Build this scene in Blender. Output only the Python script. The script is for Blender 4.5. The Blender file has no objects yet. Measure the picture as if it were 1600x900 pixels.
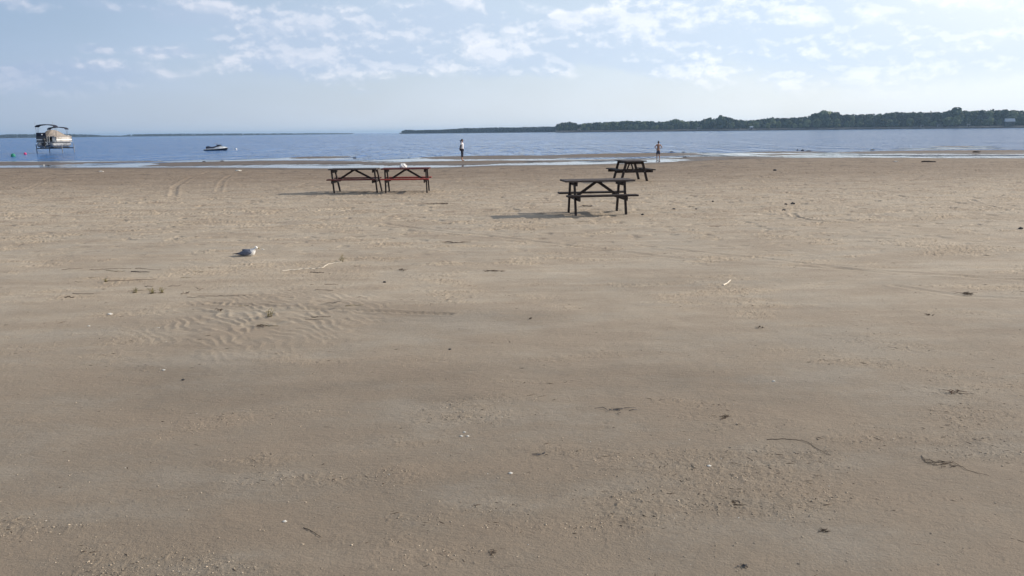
import bpy, bmesh, math, random
import numpy as np
from mathutils import Vector, Matrix, Quaternion
R = math.radians
scene = bpy.context.scene
C = scene.collection

# ------------------------------------------------------------ camera
FPX, CX, CY = 1244.0, 800.0, 450.0          # pixel focal length for the 1600 wide photograph
CAM = Vector((0, 0, 1.85))
PITCH, ROLL = R(11.12), R(0.66)
fwd = Vector((0, math.cos(PITCH), -math.sin(PITCH)))
r0 = Vector((1, 0, 0)); u0 = r0.cross(fwd)
rgt = r0 * math.cos(ROLL) - u0 * math.sin(ROLL)
upv = u0 * math.cos(ROLL) + r0 * math.sin(ROLL)
cam_d = bpy.data.cameras.new('camera'); cam = bpy.data.objects.new('camera', cam_d); C.objects.link(cam)
cam_d.sensor_width = 36; cam_d.lens = 36 * FPX / 1600
cam_d.clip_start = 0.05; cam_d.clip_end = 60000
m3 = Matrix((rgt, upv, -fwd)).transposed()
cam.matrix_world = Matrix.Translation(CAM) @ m3.to_4x4()
scene.camera = cam

# ------------------------------------------------------------ light
SUN_AZ, SUN_EL = R(72), R(24.5)             # azimuth from +Y towards +X
SKY_STRENGTH = 0.1
EXPOSURE = 0.0
scene.view_settings.view_transform = 'Standard'; scene.view_settings.look = 'None'
scene.view_settings.gamma = 1; scene.view_settings.use_curve_mapping = False
scene.view_settings.exposure = EXPOSURE
sd = bpy.data.lights.new('sun', 'SUN'); so = bpy.data.objects.new('sun', sd); C.objects.link(so)
sd.energy = 5.0; sd.angle = R(0.53); sd.color = (1.0, 0.90, 0.77)
sdir = Vector((math.sin(SUN_AZ) * math.cos(SUN_EL), math.cos(SUN_AZ) * math.cos(SUN_EL), math.sin(SUN_EL)))
so.rotation_mode = 'QUATERNION'; so.rotation_quaternion = sdir.to_track_quat('Z', 'Y')
so.location = (30, 0, 40)

# ------------------------------------------------------------ node helpers
class NT:
    def __init__(s, tree): s.t = tree; s.n = tree.nodes; s.l = tree.links
    def new(s, typ, **kw):
        n = s.n.new(typ)
        for k, v in kw.items(): setattr(n, k, v)
        return n
    def put(s, sock, v):
        if v is None: return
        if isinstance(v, bpy.types.NodeSocket): s.l.new(v, sock)
        elif isinstance(v, (tuple, list)) and sock.type == 'RGBA' and len(v) == 3: sock.default_value = (*v, 1)
        else: sock.default_value = v
    def math(s, op, a, b=None, c=None, clamp=False):
        n = s.new('ShaderNodeMath', operation=op, use_clamp=clamp)
        s.put(n.inputs[0], a); s.put(n.inputs[1], b)
        if c is not None: s.put(n.inputs[2], c)
        return n.outputs[0]
    def mix(s, f, a, b, blend='MIX'):
        n = s.new('ShaderNodeMix', data_type='RGBA', blend_type=blend)
        s.put(n.inputs[0], f); s.put(n.inputs[6], a); s.put(n.inputs[7], b)
        return n.outputs[2]
    def ramp(s, f, lo, hi, a=0.0, b=1.0, smooth=True):
        n = s.new('ShaderNodeMapRange'); n.interpolation_type = 'SMOOTHSTEP' if smooth else 'LINEAR'
        s.put(n.inputs[0], f)
        for i, v in enumerate((lo, hi, a, b)): s.put(n.inputs[i + 1], v)
        return n.outputs[0]
    def noise(s, vec, scale, detail=4, rough=0.55, dist=0.0, lac=2.0):
        n = s.new('ShaderNodeTexNoise'); s.put(n.inputs['Vector'], vec)
        n.inputs['Scale'].default_value = scale; n.inputs['Detail'].default_value = detail
        n.inputs['Roughness'].default_value = rough; n.inputs['Distortion'].default_value = dist
        n.inputs['Lacunarity'].default_value = lac
        return n.outputs[0]
    def vmul(s, vec, k):
        n = s.new('ShaderNodeVectorMath', operation='MULTIPLY'); s.put(n.inputs[0], vec); n.inputs[1].default_value = k
        return n.outputs[0]
    def vadd(s, vec, k):
        n = s.new('ShaderNodeVectorMath', operation='ADD'); s.put(n.inputs[0], vec); n.inputs[1].default_value = k
        return n.outputs[0]
    def comb(s, x, y, z=0.0):
        n = s.new('ShaderNodeCombineXYZ'); s.put(n.inputs[0], x); s.put(n.inputs[1], y); s.put(n.inputs[2], z)
        return n.outputs[0]
    def bump(s, h, strength, dist, normal=None):
        n = s.new('ShaderNodeBump'); n.inputs['Strength'].default_value = 1
        s.put(n.inputs['Strength'], strength); n.inputs['Distance'].default_value = dist
        s.put(n.inputs['Height'], h)
        if normal is not None: s.put(n.inputs['Normal'], normal)
        return n.outputs[0]
    def attr(s, name):
        n = s.new('ShaderNodeAttribute'); n.attribute_name = name; return n

def new_mat(name):
    m = bpy.data.materials.new(name); m.use_nodes = True
    t = NT(m.node_tree); b = m.node_tree.nodes['Principled BSDF']
    return m, t, b

def mat(name, col, rough=0.7, var=0.12, scale=8.0, spec=0.4, metal=0.0, col2=None, stretch=(1, 1, 1), bump=0.0, sub=0.0):
    """plain surface with procedural tone variation, a little unevenness of gloss and optional bump"""
    m, t, b = new_mat(name)
    tc = t.new('ShaderNodeTexCoord').outputs['Object']
    v = t.vmul(tc, stretch)
    n1 = t.noise(v, scale, 5, 0.6)
    f = t.ramp(n1, 0.35, 0.65)
    c2 = col2 if col2 else tuple(c * (1 - 2.2 * var) for c in col)
    c1 = tuple(min(1, c * (1 + var)) for c in col)
    t.put(b.inputs['Base Color'], t.mix(f, c1, c2))
    n2 = t.noise(v, scale * 3.1, 3)
    t.put(b.inputs['Roughness'], t.ramp(n2, 0.3, 0.7, max(0.03, rough - 0.1), min(1, rough + 0.1)))
    b.inputs['Specular IOR Level'].default_value = spec; b.inputs['Metallic'].default_value = metal
    if bump: t.put(b.inputs['Normal'], t.bump(n1, 0.6, bump))
    return m

# ------------------------------------------------------------ sky (world)
w = bpy.data.worlds.new('World'); scene.world = w; w.use_nodes = True
t = NT(w.node_tree); t.n.clear()
out = t.new('ShaderNodeOutputWorld'); bg = t.new('ShaderNodeBackground')
t.l.new(bg.outputs[0], out.inputs[0])
sky = t.new('ShaderNodeTexSky', sky_type='NISHITA'); sky.sun_disc = False
sky.sun_elevation = SUN_EL; sky.sun_rotation = SUN_AZ
sky.altitude = 50; sky.air_density = 1.0; sky.dust_density = 1.2; sky.ozone_density = 2.2
gen = t.new('ShaderNodeTexCoord').outputs['Generated']
nrm = t.new('ShaderNodeVectorMath', operation='NORMALIZE'); t.l.new(gen, nrm.inputs[0])
sep = t.new('ShaderNodeSeparateXYZ'); t.l.new(nrm.outputs[0], sep.inputs[0])
az = t.math('ARCTAN2', sep.outputs[0], sep.outputs[1])
el = t.math('ARCSINE', sep.outputs[2])
# sky units: 1 unit of U = 100 px of the photograph near its centre
U = t.math('MULTIPLY', az, 12.44); V = t.math('MULTIPLY', el, 12.44)
def P(px, py):     # pixel -> sky units
    d = (fwd * FPX + rgt * (px - CX) - upv * (py - CY)).normalized()
    return math.atan2(d.x, d.y) * 12.44, math.asin(d.z) * 12.44
# where the banks of cloud lie: (px, py, half width, half height, weight)
BANKS = [(60, 120, 100, 20, 1.0), (150, 76, 34, 8, .55), (272, 82, 60, 9, .58), (285, 38, 60, 10, .40), (430, 34, 150, 22, .70),
         (560, 62, 190, 46, .86), (560, 95, 150, 18, .84), (650, 90, 80, 22, .82), (720, 42, 130, 30, .92), (850, 80, 130, 34, .88), (940, 40, 140, 26, .88),
         (1080, 45, 200, 44, .92), (1060, 100, 140, 20, .74), (1250, 60, 200, 44, .92), (1290, 12, 120, 14, .8), (1430, 80, 260, 48, .9),
         (1560, 40, 160, 50, 1.05), (1450, 100, 160, 20, .65), (120, 8, 120, 12, .5), (590, 145, 50, 8, .45), (1240, 115, 120, 10, .5)]
cov = None
for (bx, by, hw, hh, wt) in BANKS:
    u_, v_ = P(bx, by)
    du = t.math('MULTIPLY', t.math('SUBTRACT', U, u_), 100.0 / hw)
    dv = t.math('MULTIPLY', t.math('SUBTRACT', V, v_), 100.0 / hh)
    q = t.math('ADD', t.math('MULTIPLY', du, du), t.math('MULTIPLY', dv, dv))
    g = t.math('MULTIPLY', t.math('EXPONENT', t.math('MULTIPLY', q, -0.6)), wt)
    cov = g if cov is None else t.math('MAXIMUM', cov, g)
# the rest of the sky, outside the photograph's view, has scattered cloud too
offv = t.ramp(V, 2.4, 4.0); offu = t.ramp(t.math('ABSOLUTE', U), 8.0, 10.0)
away = t.math('MAXIMUM', offv, offu)
big = t.noise(t.comb(U, V), 0.22, 2)
cov = t.math('ADD', cov, t.math('MULTIPLY', away, t.math('MULTIPLY', t.ramp(big, 0.45, 0.7), 0.6)))
def cloud_density(du, dv):
    u2 = t.math('ADD', U, du); v2 = t.math('ADD', V, dv)
    wp = t.noise(t.comb(u2, v2, 8.1), 1.6, 3, 0.5)
    n_a = t.noise(t.comb(t.math('MULTIPLY_ADD', wp, .5, u2), t.math('MULTIPLY_ADD', wp, .35, t.math('MULTIPLY', v2, 2.1)), 3.7), 0.75, 3, 0.5)
    n_b = t.noise(t.comb(u2, t.math('MULTIPLY', v2, 1.5), 5.2), 2.1, 10, 0.60)
    n_ = t.math('ADD', t.math('MULTIPLY', n_a, 0.62), t.math('MULTIPLY', n_b, 0.42))
    return t.math('SUBTRACT', t.math('ADD', n_, t.math('MULTIPLY', cov, .62)), 0.735)
d0 = cloud_density(0, 0); d1 = cloud_density(0.05, 0.07); d2 = cloud_density(0.13, 0.22)
alpha = t.ramp(d0, -0.05, 0.12)
thick = t.ramp(d0, 0.05, 0.30)
edge = t.ramp(t.math('SUBTRACT', d0, d1), -0.012, 0.055)
edge2 = t.ramp(t.math('SUBTRACT', d0, d2), -0.02, 0.13)
lit = t.math('MULTIPLY', t.math('MULTIPLY_ADD', edge2, 0.5, t.math('MULTIPLY', edge, 0.5)), t.ramp(thick, 0.0, 1.0, 1.0, 0.55))
# clouds share the brightness of the sky they stand in; towards the sun they are whiter
sunside = t.ramp(U, -7.8, 3.8, 0.0, 1.0, smooth=False)
shade_c = t.mix(sunside, (3.8, 4.85, 6.7), (7.2, 8.5, 10.1))
lit_c = t.mix(sunside, (6.8, 7.1, 8.4), (12.5, 12.6, 12.8))
cc = t.mix(lit, shade_c, lit_c)
veil = t.noise(t.comb(t.math('MULTIPLY', U, 0.35), V, 1.3), 0.9, 5, 0.5)
SKYC = sky.outputs[0]
hz = t.ramp(V, -0.2, 2.6, 1.0, 0.0)
pale = t.mix(sunside, (3.75, 5.05, 7.3), (8.9, 10.2, 11.6))
vf = t.math('MULTIPLY', t.math('MULTIPLY', t.ramp(V, 2.4, 8.0, 1.0, 0.12), t.math('MULTIPLY_ADD', hz, 0.20, 0.62)), t.ramp(veil, 0.15, 0.8, 0.95, 1.2))
pale = t.mix(t.ramp(V, 0.0, 1.6, 1.0, 0.0), pale, t.mix(1.0, pale, (1.10, 1.02, 0.94), 'MULTIPLY'))
SKYC = t.mix(vf, SKYC, pale)
a2 = t.math('MULTIPLY', alpha, t.math('MULTIPLY_ADD', thick, 0.25, 0.70))
# low down everything sinks in the white of the horizon
a2 = t.math('MULTIPLY', a2, t.ramp(V, 0.3, 1.0))
col = t.mix(a2, SKYC, cc)
glow = t.math('MULTIPLY', t.ramp(U, 3.5, 8.0, 0.0, 0.55), t.ramp(V, 0.2, 1.8))
col = t.mix(glow, col, (12.0, 12.2, 12.6))
t.l.new(col, bg.inputs[0]); bg.inputs[1].default_value = SKY_STRENGTH

# ------------------------------------------------------------ projection helpers
def ray(px, py): return (fwd * FPX + rgt * (px - CX) - upv * (py - CY)).normalized()
def G(px, py, z=0.0):
    d = ray(px, py); k = (z - CAM.z) / d.z
    p = CAM + d * k
    return p.x, p.y
def bearing(px):    # x/y slope of the vertical plane seen at this column near the horizon
    d = ray(px, 212 - 0.0115 * px); return d.x / d.y
def at(px, Y, z=0.0): return Vector((bearing(px) * Y, Y, z))

# ------------------------------------------------------------ numpy noise
rng = np.random.RandomState(7)
_perm = rng.permutation(512).astype(np.int64)
_ang = rng.rand(512) * 2 * np.pi
_gx, _gy = np.cos(_ang), np.sin(_ang)
def perlin(x, y, seed=0):
    x = x + seed * 17.31; y = y - seed * 9.77
    xi = np.floor(x).astype(np.int64); yi = np.floor(y).astype(np.int64)
    xf = x - xi; yf = y - yi
    u = xf * xf * xf * (xf * (xf * 6 - 15) + 10); v = yf * yf * yf * (yf * (yf * 6 - 15) + 10)
    def g(ix, iy, dx, dy):
        h = _perm[(_perm[ix & 511] + iy) & 511]
        return _gx[h] * dx + _gy[h] * dy
    a = g(xi, yi, xf, yf); b = g(xi + 1, yi, xf - 1, yf)
    c = g(xi, yi + 1, xf, yf - 1); d = g(xi + 1, yi + 1, xf - 1, yf - 1)
    return ((a + u * (b - a)) * (1 - v) + (c + u * (d - c)) * v) * 1.5
def fbm(x, y, oct=4, seed=0, gain=0.5):
    s = 0; a = 1; k = 1; tot = 0
    for i in range(oct):
        s = s + a * perlin(x * k, y * k, seed + i * 3); tot += a; a *= gain; k *= 2.03
    return s / tot
def sstep(x, a, b):
    q = np.clip((x - a) / (b - a), 0, 1); return q * q * (3 - 2 * q)

# ------------------------------------------------------------ the beach as a height field
WL = -0.35                                   # lake level
EDGE = [(-400, 262), (0, 261.5), (300, 261.5), (600, 262.5), (700, 261), (780, 258), (900, 257), (1000, 254.5), (1080, 250), (1140, 247), (1220, 246.5), (1340, 246), (1480, 247), (1600, 247), (2000, 246)]
_e = [G(a, b, WL) for a, b in EDGE]
_ex = np.array([p[0] for p in _e]); _ey = np.array([p[1] for p in _e])
def band(x0, y0, x1, y1, hh):
    a = G(x0, y0, WL); b = G(x1, y1, WL)
    cx, cy = (a[0] + b[0]) / 2, (a[1] + b[1]) / 2
    L = math.hypot(b[0] - a[0], b[1] - a[1]) / 2; th = math.atan2(b[1] - a[1], b[0] - a[0])
    m = G((x0 + x1) / 2, (y0 + y1) / 2 + hh, WL); m2 = G((x0 + x1) / 2, (y0 + y1) / 2 - hh, WL)
    return cx, cy, L, th, abs(m2[1] - m[1]) / 2
BARS = [(-300, 256.5, 120, 256, 2.8, .07), (190, 256.8, 480, 255, 3.0, .08), (430, 256, 660, 254.2, 2.2, .07), (300, 254, 560, 253.5, 2.4, .08), (455, 246.2, 545, 245.4, 1.5, .06), (90, 254.5, 260, 252.5, 1.0, .03),
        (560, 256, 900, 253, 3.0, .10), (665, 246, 900, 245.5, 2.6, .08), (840, 245.3, 1090, 239.8, 2.5, .10), (700, 252.6, 1040, 248.3, 1.3, .05), (1040, 247, 1240, 247, 2.5, .08),
        (1165, 238, 1290, 237.5, 1.0, .06), (1180, 242, 1300, 241.5, 1.0, .05), (1320, 238.6, 1700, 236.0, 2.6, .09), (1450, 240, 1620, 239, 1.6, .07), (1460, 229.6, 1545, 229.2, 1.1, .06)]
_PK = 1.35
POOLS = [(-100, 261, 80, 259.6, 1.0), (90, 258.8, 235, 258, 1.9), (335, 259.3, 560, 256.8, 1.0), (465, 261.6, 700, 259.8, 1.5), (560, 254.6, 640, 253.2, .6),
         (770, 256.3, 960, 254, 1.6), (800, 250.6, 1060, 246.2, 1.0), (1000, 253, 1060, 252.4, .8), (1120, 250.2, 1180, 248.8, .8), (1245, 242.2, 1560, 240.8, 1.1), (1555, 245.5, 1720, 244.4, 1.2)]
_bars = [(band(*b[:5]), b[5]) for b in BARS]; _pools = [band(*b[:4], b[4] * _PK) for b in POOLS]
def ell(X, Y, bd):
    cx, cy, L, th, W = bd
    c, s = math.cos(th), math.sin(th)
    u = ((X - cx) * c + (Y - cy) * s) / L; v = (-(X - cx) * s + (Y - cy) * c) / W
    return u * u + v * v
def poly_dist(X, Y, pts):
    best = np.full(X.shape, 1e9); side = np.zeros(X.shape)
    for (ax, ay), (bx, by) in zip(pts[:-1], pts[1:]):
        dx, dy = bx - ax, by - ay; L2 = dx * dx + dy * dy
        k = np.clip(((X - ax) * dx + (Y - ay) * dy) / L2, 0, 1)
        ox, oy = X - ax - k * dx, Y - ay - k * dy
        d = np.hypot(ox, oy); best = np.minimum(best, d)
    return best
TRACKS = [([(1238, 333), (1243, 338), (1262, 343), (1306, 347)], .10, .020),
          ([(1518, 312), (1532, 319), (1562, 325), (1640, 331)], .10, .018),
          ([(270, 306), (273, 292), (292, 279), (325, 265)], .16, .020), ([(340, 300), (346, 284), (358, 273), (380, 263)], .14, .018),
          ([(30, 300), (60, 288), (75, 276), (120, 268)], .14, .010),
          ([(600, 350), (606, 338), (650, 326), (700, 318)], .12, .006), ([(600, 350), (660, 358), (760, 368), (930, 388), (1110, 409), (1330, 420), (1640, 440)], .13, .009),
          ([(1000, 383), (1180, 402), (1400, 428), (1640, 434)], .10, .008), ([(860, 300), (1000, 318), (1300, 330), (1640, 346)], .12, .007),
          ([(330, 476), (430, 482), (560, 487), (700, 492)], .08, .011), ([(300, 462), (420, 463), (520, 476)], .05, .010),
          ([(1400, 446), (1500, 462), (1640, 470)], .1, .007)]
_tracks = [([G(*p) for p in pl], wd, dp) for pl, wd, dp in TRACKS]
RIP = G(425, 492); RIP2 = G(560, 610)

def masks(X, Y):
    n1 = fbm(X / 3.2, Y / 1.5, 4, 11); n2 = fbm(X / 0.8, Y / 0.45, 4, 23)
    rough = sstep(n1 * 0.75 + n2 * 0.55 + fbm(X / 1.1, Y / .35, 4, 27) * .45, -0.02, 0.42)
    rough = np.maximum(rough, sstep(Y, 12, 18) * (0.25 + 0.35 * sstep(n2, -0.1, .3)))
    rx, ry = (X - RIP[0]) / 1.15, (Y - RIP[1]) / 1.35
    rr = np.exp(-(rx * rx + ry * ry) ** 1.3) * sstep(n2 + 0.35, 0.0, 0.3)
    up = np.exp(-(((X - RIP[0] + .6) / 1.9) ** 2 + ((Y - RIP[1] - 2.2) / 1.6) ** 2))
    rough = np.clip(rough + up * 0.5, 0, 1) * (1 - rr * 0.8)
    return rough, rr, n1, n2
def height(X, Y, fine=True, want=False):
    X = np.asarray(X, float); Y = np.asarray(Y, float)
    E = np.interp(X, _ex, _ey)
    tt = np.clip((Y - (E - 22)) / 22, 0, 1)
    base = WL * (0.25 * tt + 0.75 * tt * tt * (1.5 - 0.5 * tt))
    past = np.maximum(Y - E, 0)
    base = np.where(Y > E, WL - 0.025 - np.minimum(past * 0.025, 2.5), base)
    lo = fbm(X / 6, Y / 5, 3, 31) * 0.030 * (1 - sstep(Y, 38, 50) * 0.7)
    z = base + lo * (1 - 0.6 * sstep(Y, E - 2, E + 2))
    wob = fbm(X / 1.6, Y / 1.6, 4, 41)
    for bd, h in _bars:
        q = ell(X, Y, bd) + wob * 0.45
        z = np.where(q < 1.25, np.maximum(z, WL - 0.02 + (h * 0.8 + 0.02) * np.sqrt(np.clip(1.1 - q, 0, 1)) + wob * .012), z)
    for bd in _pools:
        q = ell(X, Y, bd) + wob * 0.35
        k = sstep(1.5 - q, 0, 0.7)
        z = z * (1 - k) + np.minimum(z, WL - 0.035) * k
    rough, rr, n1, n2 = masks(X, Y)
    dry = 1 - sstep(Y, E - 6, E - 1)
    if fine:
        # trampled sand: soft lumps, small broken crusts, pits
        lump = fbm(X / 0.13, Y / 0.085, 4, 51, .62)
        cr = fbm(X / 0.055 + n2 * 2, Y / 0.030, 3, 61, .65)
        crust = sstep(cr, 0.10, 0.17) * 0.0045 + sstep(cr, 0.34, 0.40) * 0.005 - sstep(-cr, 0.22, 0.4) * 0.004
        pit = sstep(perlin(X / 0.045, Y / 0.04, 81), 0.55, 0.75) * sstep(perlin(X / .6, Y / .5, 83), -.1, .4)
        far = 1 + sstep(Y, 6, 22) * 2.9
        z = z + (rough * (lump * 0.0058 + crust * .7) * far * (.62 + .38 * sstep(Y, 6, 10)) + pit * 0.006 * (0.3 + 0.7 * rough) * far) * (0.25 + .75 * dry)
        # footprints, mostly worn down: shallow ovals
        fx = fbm(X / 0.42, Y / 0.30, 2, 91)
        z = z - sstep(fx, 0.28, 0.5) * 0.007 * far * dry * sstep(Y, 9, 15)
        z = z + fbm(X / 0.5, Y / 0.35, 3, 71) * 0.006 * (1 + sstep(Y, 10, 20))
        # wind ripples
        wx = perlin(X / .40, Y / .40, 95) * 0.085 + perlin(X / .12, Y / .12, 96) * 0.020 + perlin(X / .05, Y / .05, 97) * 0.008
        ph = (X * 0.62 + Y * 0.50 + wx) / 0.068 * 2 * np.pi / 1.25
        s_ = np.sin(ph); rp = ((1 - np.abs(np.sin(ph / 2))) ** 1.3 * 2 - .6 + 0.45 * np.cos(ph + .9)) * 0.0042
        z = z + rr * rp * sstep(perlin(X / .3, Y / .25, 98), -.45, .15)
        z = z + rr * 0.02
        for pl, wd, dp in _tracks:
            if X.size == 1 or True:
                d = poly_dist(X, Y, pl)
                g = np.exp(-(d / (wd * .62)) ** 4); lip = np.exp(-((d - wd * 1.05) / (wd * .35)) ** 2)
                tr = (0.85 + 0.15 * np.sign(np.sin((X * 1.2 + Y * .6) * 75))) * sstep(fbm(X / 1.3, Y / 1.3, 2, 151), -.25, .15)
                z = z - g * dp * tr + lip * dp * 0.45
    if want: return z, rough, rr, np.clip((z - WL), -1, 1), n1, E
    return z
def hz_at(x, y): return float(height(np.array([x]), np.array([y]))[0])

def grid_mesh(name, X, Y, Z, attrs=None, smooth=True):
    nr, nc = X.shape
    me = bpy.data.meshes.new(name)
    co = np.stack([X, Y, Z], -1).reshape(-1, 3).astype(np.float32)
    me.vertices.add(nr * nc); me.vertices.foreach_set('co', co.ravel())
    i = (np.arange(nr - 1)[:, None] * nc + np.arange(nc - 1)[None, :]).ravel()
    f = np.stack([i, i + 1, i + nc + 1, i + nc], -1).astype(np.int32)
    n = len(f)
    me.loops.add(n * 4); me.loops.foreach_set('vertex_index', f.ravel())
    me.polygons.add(n); me.polygons.foreach_set('loop_start', np.arange(n, dtype=np.int32) * 4)
    me.polygons.foreach_set('loop_total', np.full(n, 4, np.int32))
    me.polygons.foreach_set('use_smooth', np.full(n, smooth, bool))
    for k, v in (attrs or {}).items():
        a = me.attributes.new(k, 'FLOAT', 'POINT'); a.data.foreach_set('value', v.ravel().astype(np.float32))
    me.update(calc_edges=True)
    return me
def link(name, me, m=None, parent=None, loc=None):
    o = bpy.data.objects.new(name, me); C.objects.link(o)
    if m is not None and me is not None and not me.materials: me.materials.append(m)
    if parent is not None: o.parent = parent
    if loc is not None: o.location = loc
    return o
def tag(o, label=None, cat=None, group=None, kind=None):
    if label: o['label'] = label
    if cat: o['category'] = cat
    if group: o['group'] = group
    if kind: o['kind'] = kind
    return o

rows = np.concatenate([[-70, -30, -12, -5, -1.5, 0.0, 1.0, 1.8], np.geomspace(2.3, 78, 1150), [80, 84, 90, 100, 120, 150, 200]])
inner = np.linspace(-1, 1, 1250)
outer = np.geomspace(1.03, 40, 40)
cols = np.concatenate([-outer[::-1], inner, outer])
YY = np.repeat(rows[:, None], len(cols), 1)
hwid = 0.70 * np.clip(rows, 0, None) + 1.6
XX = np.where(np.abs(cols)[None, :] <= 1, cols[None, :] * hwid[:, None],
              np.sign(cols)[None, :] * (hwid[:, None] + (np.abs(cols)[None, :] - 1) * (260 / 39.0)))
ZZ, rough, rip, above, n1m, EE = height(XX, YY, want=True)
m, t, b = new_mat('beach_sand')
tc = t.new('ShaderNodeTexCoord').outputs['Object']
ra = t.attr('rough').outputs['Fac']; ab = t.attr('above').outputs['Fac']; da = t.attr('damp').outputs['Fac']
n_big = t.noise(t.vmul(tc, (1, 1.3, 1)), 0.55, 5, 0.6)
n_mid = t.noise(t.vmul(tc, (1, 1.5, 1)), 3.2, 6, 0.62)
n_fine = t.noise(tc, 90, 4, 0.7)
n_grain = t.noise(tc, 420, 2, 0.6)
sepp = t.new('ShaderNodeSeparateXYZ'); t.l.new(tc, sepp.inputs[0])
dryc = t.mix(t.ramp(n_mid, 0.3, 0.7), (0.54, 0.445, 0.330), (0.45, 0.365, 0.265))
dampc = t.mix(t.ramp(n_big, 0.35, 0.68), (0.39, 0.333, 0.258), (0.45, 0.38, 0.29))
c = t.mix(t.math('MULTIPLY_ADD', t.math('SUBTRACT', n_mid, .5), 1.1, ra, clamp=True), dampc, dryc)
streak = t.noise(t.vmul(tc, (0.30, 1.5, 1)), 2.6, 6, 0.68)
c = t.mix(t.ramp(streak, 0.36, 0.64, 0.0, 0.30), c, (0.25, 0.205, 0.155))
c = t.mix(t.math('MULTIPLY', da, 0.90), c, (0.195, 0.160, 0.120))  # real dampness and the painted near-camera shading share this mix
dash = t.noise(t.vmul(tc, (1.0, 3.2, 1)), 7.5, 5, 0.72, 0.3)  # dash layers: dark debris plus painted shadows of small sand lumps
c = t.mix(t.ramp(dash, 0.625, 0.68, 0.0, 0.6), c, (0.115, 0.082, 0.06))
dash2 = t.noise(t.vmul(tc, (0.8, 2.2, 1)), 3.1, 7, 0.78, 0.4)
c = t.mix(t.math('MULTIPLY', t.ramp(dash2, 0.565, 0.64, 0.0, 0.68), t.ramp(sepp.outputs[1], 8, 16)), c, (0.15, 0.105, 0.075))
dash3 = t.noise(t.vmul(tc, (0.8, 1.25, 1)), 0.95, 9, 0.74, 0.6)
c = t.mix(t.math('MULTIPLY', t.ramp(dash3, 0.545, 0.62, 0.0, 0.55), t.ramp(sepp.outputs[1], 10, 20)), c, (0.19, 0.135, 0.095))
tone = t.noise(t.vmul(tc, (0.7, 1.4, 1)), 0.8, 6, 0.68)
c = t.mix(t.ramp(tone, 0.42, 0.62, 0.0, 0.40), c, (0.27, 0.205, 0.145))
c = t.mix(t.ramp(tone, 0.50, 0.34, 0.0, 0.30), c, (0.33, 0.305, 0.26))
pale_ = t.noise(t.vmul(tc, (0.5, 1.6, 1)), 1.3, 6, 0.7)
c = t.mix(t.math('MULTIPLY', t.ramp(pale_, 0.52, 0.68, 0.0, 0.30), t.ramp(sepp.outputs[1], 5, 11, .25, 1)), c, (0.55, 0.47, 0.37))
c = t.mix(t.ramp(n_fine, 0.40, 0.72, 0.0, 0.5), c, (0.24, 0.19, 0.14))
c = t.mix(t.ramp(n_grain, 0.62, 0.74, 0.0, 0.35), c, (0.12, 0.10, 0.08))
c = t.mix(t.ramp(n_grain, 0.36, 0.26, 0.0, 0.30), c, (0.72, 0.66, 0.56))
speck = t.noise(t.vmul(tc, (1, 1.2, 1)), 38, 3, 0.75)
c = t.mix(t.math('MULTIPLY', t.ramp(speck, 0.64, 0.72), t.math('MULTIPLY_ADD', ra, 0.45, 0.12)), c, (0.10, 0.07, 0.05))
# dark lake weed left in flat streaks on the damp flats by the water
weed = t.noise(t.vmul(tc, (0.42, 0.55, 1)), 1.0, 9, 0.78)
flat = t.math('MULTIPLY', t.ramp(sepp.outputs[1], 22, 40), t.ramp(weed, 0.45, 0.60))
c = t.mix(t.math('MULTIPLY', flat, 0.72), c, (0.115, 0.078, 0.052))
c = t.mix(t.math('MULTIPLY', t.ramp(sepp.outputs[1], 20, 38, 0.0, 1.0), t.ramp(streak, 0.40, 0.58, 0.62, 0.95)), c, (0.20, 0.15, 0.105))
wet = t.ramp(ab, 0.15, 0.03)
wetm = t.math('MULTIPLY', wet, t.ramp(sepp.outputs[1], 30, 44))
c = t.mix(t.math('MULTIPLY', wetm, 0.88), c, (0.125, 0.093, 0.066))
bit = t.noise(t.vmul(tc, (0.55, 0.30, 1)), 1.6, 8, 0.8)
c = t.mix(t.math('MULTIPLY', t.ramp(bit, 0.53, 0.62, 0.0, 0.75), t.ramp(sepp.outputs[1], 34, 44)), c, (0.045, 0.035, 0.028))
t.put(b.inputs['Base Color'], c)
t.put(b.inputs['Roughness'], t.ramp(wetm, 0.5, 1.0, 0.88, 0.50))
b.inputs['Specular IOR Level'].default_value = 0.35
h1 = t.math('ADD', t.math('MULTIPLY', n_fine, 0.7), t.math('MULTIPLY', speck, t.math('MULTIPLY_ADD', ra, 1.2, .25)))
h1 = t.math('ADD', h1, t.math('MULTIPLY', n_grain, 0.25))
h1 = t.math('ADD', h1, t.math('MULTIPLY', t.noise(t.vmul(tc, (1, 2.0, 1)), 16, 5, 0.7), 1.6))
t.put(b.inputs['Normal'], t.bump(h1, 0.7, 0.008))
damp = sstep(fbm(XX / 3.5, YY / 1.3, 4, 131), 0.0, 0.5) * .45 * (1 - sstep(YY, 7, 16)) + 0.95 * (1 - sstep(YY, 3.4, 10.5)) + sstep(YY - EE, -9, -2)  # damp patches and shore, plus view-dependent shading painted darker toward the camera
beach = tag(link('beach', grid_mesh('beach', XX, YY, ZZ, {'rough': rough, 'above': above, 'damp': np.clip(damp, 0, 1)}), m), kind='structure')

# ------------------------------------------------------------ lake
wr = np.concatenate([np.linspace(42, 90, 260), np.geomspace(90.5, 9200, 150)])
wc = np.linspace(-1, 1, 420)
WY = np.repeat(wr[:, None], len(wc), 1)
WX = wc[None, :] * (wr[:, None] * 0.85 + 160)
zg = height(WX, WY, fine=False)
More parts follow.
